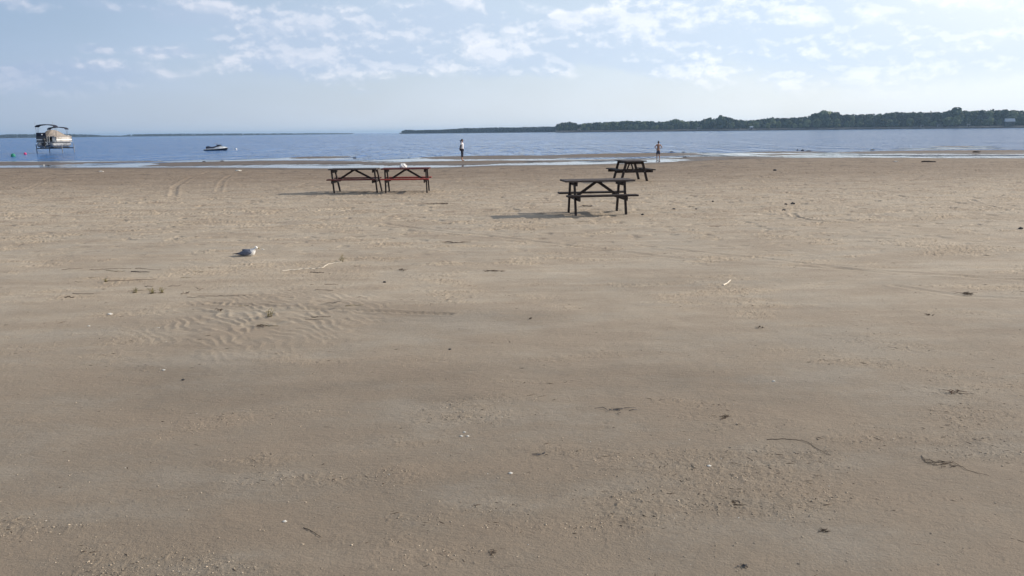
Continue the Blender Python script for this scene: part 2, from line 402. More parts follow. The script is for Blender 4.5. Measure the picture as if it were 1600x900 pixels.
# average the depth a little so that the calm margin is soft
depth = np.clip(WL - zg, 0, 3)
chop = sstep(depth + fbm(WX / 7, WY / 3, 3, 141) * 0.07, 0.11, 0.30)
for bd_ in [(1085, 241.8, 1345, 240.5, 3.4), (1250, 241.9, 1720, 240.3, 1.5), (1395, 233.2, 1560, 231.4, 1.0), (940, 241.8, 1110, 238.6, 1.1), (560, 250.6, 905, 249.2, 1.8), (-120, 253.2, 260, 252.4, 1.2),
            (380, 248.8, 570, 247.8, 1.6), (250, 251.8, 420, 250.6, 1.0), (600, 250.2, 720, 248.0, 2.0), (1540, 237.0, 1720, 236.0, 1.4)]:
    q_ = ell(WX, WY, band(*bd_)) + fbm(WX / 3, WY / 2, 3, 161) * .5
    chop = chop * sstep(q_, 0.75, 1.35)
m, t, b = new_mat('lake_water')
geo = t.new('ShaderNodeNewGeometry').outputs['Position']
ch = t.attr('chop').outputs['Fac']
wv1 = t.noise(t.vmul(geo, (0.55, 1.5, 1)), 0.9, 4, 0.62, 0.4)
wv2 = t.noise(t.vmul(geo, (0.9, 1.4, 1)), 4.0, 3, 0.6)
wv3 = t.noise(t.vmul(geo, (0.12, 0.5, 1)), 0.45, 4, 0.6)
gust = t.noise(t.vmul(geo, (0.010, 0.030, 1)), 1.0, 4, 0.6)
hh = t.math('ADD', t.math('MULTIPLY', wv1, 0.34), t.math('MULTIPLY', wv2, 0.06))
hh = t.math('ADD', hh, t.math('MULTIPLY', wv3, 0.55))
sw1 = t.noise(t.vmul(geo, (0.65, 0.10, 1)), 1.0, 3, 0.7, 0.3); sw2 = t.noise(t.vmul(geo, (1.3, 0.22, 1)), 1.0, 3, 0.7)
hh = t.math('ADD', hh, t.math('ADD', t.math('MULTIPLY', sw1, 2.1), t.math('MULTIPLY', sw2, .9)))
pt1 = t.noise(t.vmul(geo, (0.55, 0.07, 1)), 1.0, 4, 0.65, 0.3); pt2 = t.noise(t.vmul(geo, (0.10, 0.03, 1)), 1.0, 3, 0.6)
pz = t.math('ADD', t.math('MULTIPLY', pt1, 0.65), t.math('MULTIPLY', pt2, 0.35))
amp = t.math('MULTIPLY', t.math('MULTIPLY_ADD', ch, 0.985, 0.012), t.ramp(gust, 0.3, 0.7, 0.75, 1.2))
amp = t.math('MULTIPLY', amp, t.ramp(pz, 0.36, 0.64, 0.25, 1.75))
t.put(b.inputs['Normal'], t.bump(t.math('MULTIPLY', hh, amp), 1.0, 1.0))
t.put(b.inputs['Base Color'], t.mix(ch, (0.10, 0.11, 0.115), (0.004, 0.100, 0.330)))
t.put(b.inputs['Roughness'], t.ramp(ch, 0, 1, 0.04, 0.16))
b.inputs['IOR'].default_value = 1.333
lake = tag(link('lake_water', grid_mesh('lake_water', WX, WY, np.full(WX.shape, WL), {'chop': chop}), m), kind='structure')

# ------------------------------------------------------------ mesh helpers
def finish(bm, name, smooth=False):
    me = bpy.data.meshes.new(name); bm.normal_update(); bm.to_mesh(me); bm.free()
    if smooth: me.polygons.foreach_set('use_smooth', [True] * len(me.polygons))
    return me
def part(name, bm, m, parent=None, smooth=False, loc=None): return link(name, finish(bm, name, smooth), m, parent, loc)
def empty(name, loc, rz=0.0):
    o = bpy.data.objects.new(name, None); C.objects.link(o); o.location = loc; o.rotation_euler.z = rz; o.empty_display_size = 0.2
    return o
def beam(bm, p0, p1, wd, hg, up=(0, 0, 1), bev=0.004):
    """a sawn board from p0 to p1: wd across, hg along 'up'"""
    p0, p1 = Vector(p0), Vector(p1); d = (p1 - p0); L = d.length; d.normalize()
    up = Vector(up); s = up.cross(d)
    if s.length < 1e-4: s = Vector((0, 1, 0)).cross(d)
    s.normalize(); u = d.cross(s).normalized()
    vs = bmesh.ops.create_cube(bm, size=1)['verts']
    M = Matrix((d * L, s * wd, u * hg)).transposed().to_4x4(); M.translation = (p0 + p1) / 2
    bmesh.ops.transform(bm, matrix=M, verts=vs)
    if bev:
        es = {e for v in vs for e in v.link_edges}
        bmesh.ops.bevel(bm, geom=list(es), offset=bev, segments=1, affect='EDGES')
def tube(bm, pts, rad, seg=8, cap=True):
    pts = [Vector(p) for p in pts]; n = len(pts)
    rad = rad if isinstance(rad, (list, tuple)) else [rad] * n
    rings = []; prev = None
    for i, p in enumerate(pts):
        d = (pts[min(i + 1, n - 1)] - pts[max(i - 1, 0)]).normalized()
        a = d.cross(Vector((0, 0, 1)))
        if a.length < 0.05: a = d.cross(Vector((0, 1, 0)))
        a.normalize()
        if prev is not None and a.dot(prev) < 0: a = -a
        prev = a; c_ = a.cross(d)
        rings.append([bm.verts.new(p + (a * math.cos(2 * math.pi * k / seg) + c_ * math.sin(2 * math.pi * k / seg)) * rad[i]) for k in range(seg)])
    for r1, r2 in zip(rings[:-1], rings[1:]):
        for k in range(seg): bm.faces.new((r1[k], r1[(k + 1) % seg], r2[(k + 1) % seg], r2[k]))
    if cap: bm.faces.new(rings[0][::-1]); bm.faces.new(rings[-1])
def ball(bm, c_, r, seg=12, rings=8, rot=None):
    vs = bmesh.ops.create_uvsphere(bm, u_segments=seg, v_segments=rings, radius=1)['verts']
    M = Matrix.Diagonal((r[0], r[1], r[2], 1)) if isinstance(r, (tuple, list)) else Matrix.Diagonal((r, r, r, 1))
    if rot is not None: M = rot.to_4x4() @ M
    M = Matrix.Translation(c_) @ M
    bmesh.ops.transform(bm, matrix=M, verts=vs); return vs
def loft(bm, secs, cap=True):
    """secs: list of rings (lists of points) of equal length"""
    rs = [[bm.verts.new(p) for p in s] for s in secs]; n = len(rs[0])
    for a, b_ in zip(rs[:-1], rs[1:]):
        for k in range(n): bm.faces.new((a[k], a[(k + 1) % n], b_[(k + 1) % n], b_[k]))
    if cap: bm.faces.new(rs[0][::-1]); bm.faces.new(rs[-1])
def copy_tree(o, parent=None):
    c_ = o.copy(); C.objects.link(c_); c_.parent = parent
    for ch_ in list(o.children): copy_tree(ch_, c_)
    return c_

# ------------------------------------------------------------ far shores
def leaf_quads(bm, rnd, centre, rad, n, size):
    cx, cy, cz = centre
    for _ in range(n):
        while True:
            x, y, z = rnd.uniform(-1, 1), rnd.uniform(-1, 1), rnd.uniform(-1, 1)
            q = x * x + y * y + z * z
            if 0.25 < q < 1: break
        p = Vector((cx + x * rad[0], cy + y * rad[1], cz + z * rad[2]))
        nn = (Vector((x, y, z + 0.3)) + Vector((rnd.gauss(0, .5), rnd.gauss(0, .5), rnd.gauss(0, .5)))).normalized()
        a = nn.orthogonal().normalized(); a.rotate(Quaternion(nn, rnd.uniform(0, 6.28))); c2 = nn.cross(a)
        s = size * rnd.uniform(.6, 1.3)
        vs = [bm.verts.new(p + a * (s * math.cos(k * 1.2566 + rnd.uniform(-.3, .3))) + c2 * (s * .8 * math.sin(k * 1.2566)) + nn * rnd.uniform(-.2, .2) * s) for k in range(5)]
        bm.faces.new(vs)
def foliage(name, c1, c2, c3):
    m, t, b = new_mat(name)
    tc = t.new('ShaderNodeTexCoord').outputs['Object']
    oi = t.new('ShaderNodeObjectInfo').outputs['Random']
    n_ = t.noise(tc, 0.35, 4, 0.7)
    c_ = t.mix(t.ramp(n_, 0.3, 0.7), c1, c2)
    c_ = t.mix(t.ramp(oi, 0.5, 1.0, 0, 1.0), c_, c3)
    c_ = t.mix(t.ramp(oi, 0.0, 0.45, 0.75, 0.0), c_, tuple(x * .38 for x in c1))
    t.put(b.inputs['Base Color'], c_); b.inputs['Roughness'].default_value = 0.75
    b.inputs['Specular IOR Level'].default_value = 0.2
    return m
M_leaf = foliage('foliage', (0.022, 0.042, 0.016), (0.055, 0.085, 0.030), (0.15, 0.185, 0.075))
M_leaf_far = foliage('far_foliage', (0.010, 0.016, 0.012), (0.018, 0.026, 0.018), (0.016, 0.022, 0.016))  # leaf colours darkened to carry the shade of the trees' unlit side
M_bark = mat('bark', (0.10, 0.08, 0.06), 0.9)
def tree_proto(seed, H, W_, shape):
    """crown and trunk meshes of a deciduous tree of height H, crown width W_"""
    rnd = random.Random(seed); bm = bmesh.new()
    base = 0.14 * H
    lobes = []
    nl = 9
    for i in range(nl):
        f = (i + .5) / nl
        zz = base + (H - base) * (0.15 + 0.72 * f)
        prof = math.sin(math.pi * min(1, (0.22 + 0.7 * f) ** (1.2 if shape == 'dome' else .8))) ** .6
        a = rnd.uniform(0, 6.28); rr_ = W_ * .5 * prof * rnd.uniform(.25, .6)
        lobes.append(((rr_ * math.cos(a), rr_ * math.sin(a), zz), (W_ * .26 * rnd.uniform(.8, 1.25), W_ * .26 * rnd.uniform(.8, 1.25), H * .15 * rnd.uniform(.85, 1.25))))
    lobes.append(((0, 0, H * .55), (W_ * .33, W_ * .33, H * .33)))
    lobes.append(((0, 0, H * .30), (W_ * .36, W_ * .36, H * .2)))
    for c_, r_ in lobes: leaf_quads(bm, rnd, c_, r_, 75, W_ * .075)
    cr = finish(bm, 'crown'); bt = bmesh.new()
    tube(bt, [(0, 0, -0.5), (0.1, 0, H * .25), (0.0, .2, H * .5), (0.2, 0.1, H * .8)], [H * .03, H * .022, H * .016, H * .006], 7)
    for k in range(5):
        a = k * 1.25 + seed; z0 = H * (.25 + .1 * k)
        tube(bt, [(0, 0, z0), (math.cos(a) * W_ * .2, math.sin(a) * W_ * .2, z0 + H * .12), (math.cos(a) * W_ * .36, math.sin(a) * W_ * .36, z0 + H * .2)], [H * .012, H * .008, H * .003], 5)
    return cr, finish(bt, 'trunk', True)
PROT = [tree_proto(s, 10, wd, sh) for s, wd, sh in ((1, 9, 'dome'), (2, 8, 'oval'), (3, 10, 'dome'), (4, 7.5, 'oval'), (5, 11, 'dome'), (6, 6.5, 'oval'))]
for cr, tr in PROT: cr.materials.append(M_leaf); tr.materials.append(M_bark)

SKYL = [(870, 195), (880, 192), (893, 191.5), (903, 195), (925, 192), (945, 191.5), (980, 189.5), (1008, 189.5), (1030, 191), (1056, 187), (1075, 189.5), (1094, 189.5), (1100, 187), (1108, 184), (1118, 187), (1127, 183), (1135, 183), (1143, 186), (1160, 188), (1175, 188),
        (1200, 184.5), (1240, 183.5), (1255, 182.5), (1266, 180.5), (1275, 177), (1285, 174.5), (1300, 176), (1312, 179), (1345, 178), (1370, 177.5), (1400, 174.5), (1430, 174), (1470, 174), (1487, 173), (1495, 170), (1503, 172), (1530, 171), (1565, 170.5), (1600, 172), (1900, 172)]
WATL = [(870, 207), (1000, 205.5), (1100, 204), (1160, 203.3), (1230, 202), (1340, 200), (1470, 198.5), (1600, 196.8), (1900, 193)]
def interp(tab, x): return float(np.interp(x, [p[0] for p in tab], [p[1] for p in tab]))
def Dr(px): return float(np.interp(px, [870, 1600, 1900], [1150, 820, 700]))
rnd = random.Random(5)
# land under the right-hand wood: a low stony bank, then a gently rising terrace
def shore(name, pxs, Dfun, back, m, h0=1.6, h1=2.6):
    bm = bmesh.new(); rows_ = []
    for px in pxs:
        D = Dfun(px); pr = []
        for off, z in ((0, WL - .6), (1.5, WL + h0 * .8 + rnd.uniform(-.15, .15)), (5, WL + h0), (5 + back * .4, WL + h1), (5 + back, WL + h1 + 1)):
            p = at(px, D + off); pr.append(bm.verts.new((p.x, p.y, z)))
        rows_.append(pr)
    for a, b_ in zip(rows_[:-1], rows_[1:]):
        for k in range(4): bm.faces.new((a[k], b_[k], b_[k + 1], a[k + 1]))
    return tag(part(name, bm, m), kind='structure')
M_bank = mat('stony_bank', (0.10, 0.095, 0.085), 0.9, 0.3, 0.3, col2=(0.05, 0.05, 0.045))
M_bankd = mat('distant_bank', (0.03, 0.03, 0.03), 0.9, 0.2, 0.1)
M_grassb = mat('bank_grass', (0.10, 0.13, 0.05), 0.9, 0.2, 0.05)
shore('far_shore_bank', np.linspace(868, 1900, 160), Dr, 160, M_bank)
TG = 'trees of the wood across the lake'
ntree = 0
def put_tree(k, px, D, topH, label, wscale=None, z0=None):
    global ntree
    z0 = WL + 2.0 if z0 is None else z0
    p = at(px, D); s = topH / 10.0; ws = wscale if wscale else s
    r_ = empty('tree', (p.x, p.y, z0), rnd.uniform(0, 6.28))
    cr, tr = PROT[k % len(PROT)]
    link('crown', cr, None, r_); link('trunk', tr, None, r_)
    r_.scale = (ws, ws, s); tag(r_, label, 'tree', TG); ntree += 1
    return r_
def hpx(px): return interp(WATL, px) - interp(SKYL, px)
# skyline row
px = 874.0
while px < 1720:
    D = Dr(px) + rnd.uniform(30, 60); H = (hpx(px) * D / 1244 - 2.0) * rnd.uniform(.93, 1.03)
    wpx = H * rnd.uniform(.6, .85) * 1244 / D
    put_tree(rnd.randrange(6), px, D, H, 'broad dark green tree among the trees making the skyline of the far wood', H / 10 * rnd.uniform(.85, 1.15))
    px += wpx * .72
# front row, lower and lighter, just behind the bank
px = 872.0
while px < 1720:
    D = Dr(px) + rnd.uniform(9, 22); H = (hpx(px) * D / 1244 - 2.0) * rnd.uniform(.38, .78)
    put_tree(rnd.randrange(6), px, D, H, 'lower round tree in the front row of the wood, close behind the far bank', H / 10 * rnd.uniform(1.0, 1.4))
    px += H * rnd.uniform(.75, 1.25) * 1244 / D
SPEC = [(1108, 184, 'narrow tall tree rising just left of the big domed tree on the far shore'), (1129, 180.7, 'big domed tree that stands highest in the left half of the wooded far shore'), (1142, 185, 'rounded tree close right of the big domed tree on the far shore'),
        (1272, 178, 'left hand tree of the raised clump of three on the wooded far shore'), (1286, 172.3, 'tallest middle tree of the raised clump of three on the wooded far shore'), (1301, 174.5, 'right hand tree of the raised clump of three on the wooded far shore'),
        (1494, 166.8, 'tallest tree on the far shore, round crown rising alone above the wood at right'), (893, 191.3, 'rounded tree at the low left end of the wooded far shore'), (1056, 186.3, 'wide tree lifting above the row left of the big domed tree')]
for i, (px, top, lab) in enumerate(SPEC):
    D = Dr(px) + 40; H = (interp(WATL, px) - top) * D / 1244 - 2.0
    put_tree([3, 0, 2, 0, 4, 2, 2, 0, 4][i], px, D, H, lab, H / 10 * (1.0 if i not in (0,) else .75))
# the depth of the wood behind the rows, one mass
def mass(name, pxs, Dfun, Hfun, label, m, n, depth_, size, seed, z0=2.0):
    rn = random.Random(seed); bm = bmesh.new()
    for _ in range(n):
        px = rn.uniform(*pxs); off = rn.uniform(0, 1) * depth_; D = Dfun(px) + off
        H = Hfun(px, D) * (0.82 + 0.16 * rn.random() ** 1)
        p = at(px, D); r_ = H * rn.uniform(.22, .34)
        leaf_quads(bm, rn, (p.x, p.y, WL + z0 + H - r_ * .9), (r_ * 1.3, r_ * 1.3, r_), 16, r_ * .42)
        leaf_quads(bm, rn, (p.x, p.y, WL + z0 + H * .42), (r_ * 1.5, r_ * 1.5, H * .45), 16, r_ * .5)
    return tag(part(name, bm, m), label, 'wood', kind='stuff')
mass('wood_interior', (872, 1760), lambda p: Dr(p) + 62, lambda p, D: hpx(p) * D / 1244 - 1.5, 'dense dark wood filling the far shore behind its front trees', M_leaf, 1500, 80, 1, 21)
# middle headland, 625 - 870
SK2 = [(620, 206.5), (628, 205), (634, 203.2), (650, 204), (672, 203.4), (690, 203), (712, 202), (724, 200.8), (745, 200.7), (785, 199.7), (800, 200), (830, 199.3), (870, 198.6), (905, 198)]
WA2 = [(620, 209.5), (870, 207.3), (905, 207)]
D2 = lambda p: float(np.interp(p, [622, 905], [1750, 1500]))
def h2(p, D): return (interp(WA2, p) - interp(SK2, p)) * D / 1244 - 1.0
shore('headland_ground', np.linspace(624, 910, 40), D2, 300, M_bankd, 1.0, 1.6)
mass('headland_wood', (627, 905), lambda p: D2(p) + 8, h2, 'low blue green wood on the headland tapering to a point in mid lake', M_leaf_far, 900, 60, 1, 22, 1.2)
# far left shore
SK3 = [(-200, 207.5), (0, 208), (12, 207), (60, 207), (100, 206.9), (130, 207.6), (150, 208.6), (165, 209.6), (190, 209.8), (203, 208), (235, 207.5), (270, 207.4), (300, 207.4), (340, 207.6), (420, 208.0), (480, 208.2), (530, 208.6), (552, 209.4)]
WA3 = [(-200, 213.5), (0, 213), (280, 211), (552, 210.3)]
D3 = lambda p: float(np.interp(p, [-200, 552], [2100, 2700]))
def h3(p, D): return max(1.5, (interp(WA3, p) - interp(SK3, p)) * D / 1244 - 1.0)
shore('distant_ground', np.linspace(-260, 552, 40), D3, 500, M_bankd, 1.0, 2.0)
mass('distant_wood', (-250, 548), lambda p: D3(p) + 10, h3, 'faint blue strip of wooded shore on the horizon at left', M_leaf_far, 1500, 80, 1, 23, 1.2)

# houses on the far shore
M_white = mat('white_paint', (0.78, 0.78, 0.76), 0.5, 0.05, 3)
M_roofp = mat('pale_metal_roof', (0.34, 0.39, 0.45), 0.5, 0.06, 2)
M_roofd = mat('grey_shingle', (0.16, 0.16, 0.17), 0.8, 0.2, 3)
M_green = mat('dark_green_siding', (0.05, 0.06, 0.055), 0.7, 0.1, 3)
M_cream = mat('weathered_white', (0.42, 0.42, 0.40), 0.6, 0.1, 3)
M_dark = mat('dark_glass', (0.03, 0.035, 0.045), 0.15, 0.1, 3)
def house(px, D, wd, dp, hg, rf, mroof, mwall, label, rz=0.0):
    p = at(px, D); r_ = empty('cottage', (p.x, p.y, WL + 1.8), math.atan2(-p.x, p.y) * .6 + rz)
    bm = bmesh.new(); beam(bm, (-wd / 2, 0, hg / 2), (wd / 2, 0, hg / 2), dp, hg, bev=0); part('wall', bm, mwall, r_)
    bm = bmesh.new()
    o_ = .5
    A = [(-wd / 2 - o_, -dp / 2 - o_, hg), (-wd / 2 - o_, dp / 2 + o_, hg), (-wd / 2 - o_, 0, hg + rf)]
    loft(bm, [[Vector(q) for q in A], [Vector((q[0] + wd + 2 * o_, q[1], q[2])) for q in A]]); part('roof', bm, mroof, r_)
    for k in (-.3, .3):
        f_ = bmesh.new(); beam(f_, (k * wd - .7, -dp / 2 - .03, hg * .55), (k * wd + .7, -dp / 2 - .03, hg * .55), .08, 1.2, bev=0)
        part('window', f_, M_dark, r_)
    bm = bmesh.new(); beam(bm, (-.5, -dp / 2 - .03, 1.05), (.5, -dp / 2 - .03, 1.05), .08, 2.1, bev=0); part('door', bm, M_dark, r_)
    return tag(r_, label, 'house')
# wide pale roofed house, opened to the water
house(1577, Dr(1577) + 5, 8.0, 7, 4.6, 3.2, M_roofp, M_green, 'house with wide pale blue roof before the trees, right end of the far shore')
house(1441, Dr(1441) + 6, 2.6, 3, 1.9, .8, M_roofd, M_cream, 'small white cottage low at the far waterline, leftmost of the three near the right side')
house(1467, Dr(1467) + 6, 2.6, 3, 1.7, .9, M_roofd, M_cream, 'small pale cottage low at the far waterline, middle of the three near the right')
house(1513, Dr(1513) + 6, 2.2, 3, 1.8, .8, M_roofd, M_cream, 'tiny white cottage below the tallest lone tree on the far shore')
house(1174, Dr(1174) + 6, 3.4, 4, 2.2, 1.2, M_roofp, M_cream, 'pale cottage in the gap of the trees right of the big domed tree')
house(1092, Dr(1092) + 5, 3.5, 4, 1.8, 1.0, M_roofd, M_cream, 'whitish cottage by the water below and left of the big domed tree')
house(905, Dr(905) + 5, 3.4, 4, 2.0, 1.0, M_roofd, M_cream, 'white cottage by the water near the left end of the wooded shore')

# ------------------------------------------------------------ picnic tables
def wood(name, c1, c2, rough=0.75):
    m, t, b = new_mat(name)
    tc = t.new('ShaderNodeTexCoord').outputs['Object']
    g = t.noise(t.vmul(tc, (3, 40, 40)), 1.0, 5, 0.65); k = t.noise(tc, 5, 3)
    c_ = t.mix(t.ramp(g, 0.35, 0.68), c1, c2); c_ = t.mix(t.ramp(k, .55, .75, 0, .5), c_, tuple(min(1, x * 1.9 + .02) for x in c2))
    t.put(b.inputs['Base Color'], c_); t.put(b.inputs['Roughness'], t.ramp(g, .3, .7, rough - .12, rough + .1))
    b.inputs['Specular IOR Level'].default_value = 0.3
    t.put(b.inputs['Normal'], t.bump(g, 0.5, 0.003)); return m
M_wood = wood('brown_stained_wood', (0.036, 0.025, 0.022), (0.018, 0.012, 0.012))
M_woodtop = wood('worn_brown_boards', (0.085, 0.068, 0.062), (0.045, 0.034, 0.031))
M_red = wood('red_painted_boards', (0.32, 0.045, 0.035), (0.18, 0.028, 0.024))
M_redb = wood('dark_red_boards', (0.13, 0.035, 0.03), (0.07, 0.020, 0.018))
M_steel = mat('bolt_steel', (0.4, 0.4, 0.42), 0.45, metal=0.9)
def picnic_table(label, loc, rz, L=1.83, legx=0.62, rack=0.0, top_m=None, seat_m=None, leg_m=None, group='picnic tables on the beach', topw=0.72, foot=0.50, seat_off=0.60, slant=0.27, h=0.76, sh=0.45):
    r_ = empty('picnic_table', loc, rz); top_m = top_m or M_woodtop; seat_m = seat_m or M_wood; leg_m = leg_m or M_wood
    sx = lambda z: rack * (h - z) / h * -1
    bm = bmesh.new(); nb = 5; bw = topw / nb
    for i in range(nb):
        y = -topw / 2 + bw * (i + .5)
        beam(bm, (-L / 2 + (i % 2) * .006, y, h - .019), (L / 2 - (i % 3) * .005, y, h - .019 ), bw - .009, .038)
    part('tabletop', bm, top_m, r_)
    for s in (-1, 1):
        bm = bmesh.new()
        for k in (0, 1):
            y = s * (seat_off + (k - .5) * .128)
            beam(bm, (-L / 2 - sx(sh) * 0, y, sh - .019), (L / 2, y, sh - .019), .119, .038)
        part('seat', bm, seat_m, r_)
    for x in (-legx, legx):
        for s in (-1, 1):
            bm = bmesh.new()
            beam(bm, (x, s * slant, h - .042), (x + rack, s * foot, -.03), .088, .04, up=(1, 0, 0)); part('leg', bm, leg_m, r_)
        xo = x - math.copysign(.042, x)
        bm = bmesh.new(); beam(bm, (xo, -topw / 2 + .03, h - .084), (xo, topw / 2 - .03, h - .084), .038, .088); part('top_support', bm, leg_m, r_)
        zs = sh - .04 - .046; bm = bmesh.new(); xs = xo + rack * .4
        beam(bm, (xs, -seat_off - .12, zs), (xs, seat_off + .12, zs), .038, .088)
        bs = part('seat_support', bm, leg_m, r_)
        bm = bmesh.new()
        for s in (-1, 1): ball(bm, (x + math.copysign(.022, x) + rack * .4, s * (slant + (foot - slant) * .45), zs), .011, 8, 5)
        part('bolts', bm, M_steel, bs)
        bm = bmesh.new(); xi = xo - math.copysign(.03, x)
        beam(bm, (xi + rack * .4, 0, zs + .01), (math.copysign(.035, x), 0, h - .062), .06, .038, up=(0, 1, 0)); part('brace', bm, leg_m, r_)
    bm = bmesh.new(); beam(bm, (0, -topw / 2 + .04, h - .058), (0, topw / 2 - .04, h - .058), .088, .036); part('top_cleat', bm, leg_m, r_)
    return tag(r_, label, 'picnic table', group)
def place(px, py):
    x, y = G(px, py); z = hz_at(x, y)
    x, y = G(px, py, z); return Vector((x, y, hz_at(x, y)))
p = place(932.5, 333)
picnic_table('dark brown picnic table standing nearest the camera, right of centre, its long side towards us', p, R(7), L=1.58, legx=.57, topw=.70, foot=.42, slant=.24, seat_off=.52)
p2 = place(555.5, 300.4)
picnic_table('dark picnic table with legs leaning sideways, left one of the two placed end to end', p2, R(-1), L=1.52, legx=.68, rack=.10, seat_m=M_redb, foot=.42, slant=.24, seat_off=.52)
p3 = place(636, 299.8)
picnic_table('picnic table with red seats, white bag on it, right one of two end to end', p3, R(1), L=1.50, legx=.64, rack=.03, seat_m=M_red, top_m=M_redb, foot=.42, slant=.24, seat_off=.52)
p4 = place(984.5, 281.5)
picnic_table('dark picnic table seen end on, farthest of the four, behind the nearest one', p4, R(97), L=1.7, legx=.55, topw=.78, foot=.50, slant=.30, seat_off=.60)

# white bag on the third table
rn = random.Random(3)
bm = bmesh.new(); bmesh.ops.create_icosphere(bm, subdivisions=4, radius=1)
for v in bm.verts:
    a = math.atan2(v.co.y, v.co.x); q = v.co.copy()
    f = 1 + .16 * math.sin(a * 7 + q.z * 5) * (.4 + q.z) + .1 * math.sin(a * 3 + 1)
    v.co = Vector((q.x * .115 * f, q.y * .10 * f, max(q.z, -.55) * .075 + .041 + (.02 * max(0, q.z) ** 3) * (1 + math.sin(a * 5))))
for s in (-1, 1): tube(bm, [(s * .03, 0, .10), (s * .05, .01, .135), (s * .075, .0, .13), (s * .07, .01, .09)], .006, 6)
bag = part('carrier_bag', bm, mat('thin_white_plastic', (0.82, 0.80, 0.78), 0.4, 0.05, 30, bump=.004), smooth=True, loc=p3 + Vector((-.10, 0, .76)))
tag(bag, 'crumpled white carrier bag lying on the right one of the two joined tables', 'bag')

# ------------------------------------------------------------ people
M_skin = mat('fair_skin', (0.42, 0.24, 0.17), 0.55, 0.05, 12)  # the skin's own even tone
M_skin2 = mat('tanned_skin', (0.34, 0.18, 0.12), 0.55, 0.05, 12)
M_hair = mat('dark_hair', (0.02, 0.015, 0.012), 0.5, 0.2, 40)
M_shirt = mat('white_cotton', (0.72, 0.70, 0.72), 0.85, 0.05, 10, bump=.01)
M_navy = mat('navy_cloth', (0.020, 0.022, 0.04), 0.85, 0.1, 10, bump=.01)
M_shorts = mat('blue_grey_cloth', (0.05, 0.06, 0.10), 0.85, 0.15, 10)
M_eye = mat('eye_dark', (0.02, 0.02, 0.02), 0.2)
def skin(verts, edges, sub=2):
    me = bpy.data.meshes.new('skin_src'); me.from_pydata([v[:3] for v in verts], edges, []); o = bpy.data.objects.new('skin_src', me); C.objects.link(o)
    sm = o.modifiers.new('s', 'SKIN'); sm.branch_smoothing = 0.3
    for i, v in enumerate(verts):
        d = me.skin_vertices[0].data[i]; rr_ = v[3] if isinstance(v[3], tuple) else (v[3], v[3]); d.radius = rr_; d.use_root = (i == 0)
    ss = o.modifiers.new('u', 'SUBSURF'); ss.levels = sub; ss.render_levels = sub
    dg = bpy.context.evaluated_depsgraph_get(); ev = o.evaluated_get(dg); res = bpy.data.meshes.new_from_object(ev)
    bpy.data.objects.remove(o); bpy.data.meshes.remove(me)
    res.polygons.foreach_set('use_smooth', [True] * len(res.polygons)); return res
def skel():
    V_, E_ = [], []
    def add(p, r_, par=None):
        V_.append((p[0], p[1], p[2], r_)); i = len(V_) - 1
        if par is not None: E_.append((par, i))
        return i
    return V_, E_, add
def join_meshes(name, meshes, mats):
    bm = bmesh.new()
    for me, mi in meshes:
        n0 = len(bm.faces); bm.from_mesh(me); bm.faces.ensure_lookup_table()
        for f in bm.faces[n0:]: f.material_index = mi; f.smooth = True
    out_ = bpy.data.meshes.new(name); bm.to_mesh(out_); bm.free()
    for mm in mats: out_.materials.append(mm)
    return out_
def fingers(wrist, dirn, side, thumb, scale=1.0):
    """five skinned fingers on a palm; dirn finger direction, side: across the palm towards the thumb"""
    d = Vector(dirn).normalized(); s = Vector(side).normalized(); n = d.cross(s).normalized(); w0 = Vector(wrist); out_ = []
    V_, E_, add = skel()
    a = add(w0, .026 * scale); b_ = add(w0 + d * .05 * scale, (.040 * scale, .02 * scale), a); add(w0 + d * .085 * scale, (.038 * scale, .018 * scale), b_)
    out_.append(skin(V_, E_, 1))
    for k, (o_, L) in enumerate(((.03, .070), (.010, .078), (-.010, .074), (-.029, .058))):
        V_, E_, add = skel(); st = w0 + (d * .06 + s * o_) * scale
        i = add(st, .0095 * scale); j = add(st + (d * (.03 + L * .4)) * scale, .009 * scale, i)
        j = add(st + (d * (.03 + L * .72) + n * .012) * scale, .008 * scale, j); add(st + (d * (.025 + L * .95) + n * .03) * scale, .0065 * scale, j)
        out_.append(skin(V_, E_, 1))
    V_, E_, add = skel(); st = w0 + (d * .02 + s * .02) * scale
    i = add(st, .011 * scale); j = add(st + (d * .035 + s * .035) * scale, .0105 * scale, i); add(st + (d * .065 + s * .045 + n * .01) * scale, .0085 * scale, j)
    out_.append(skin(V_, E_, 1)); return out_
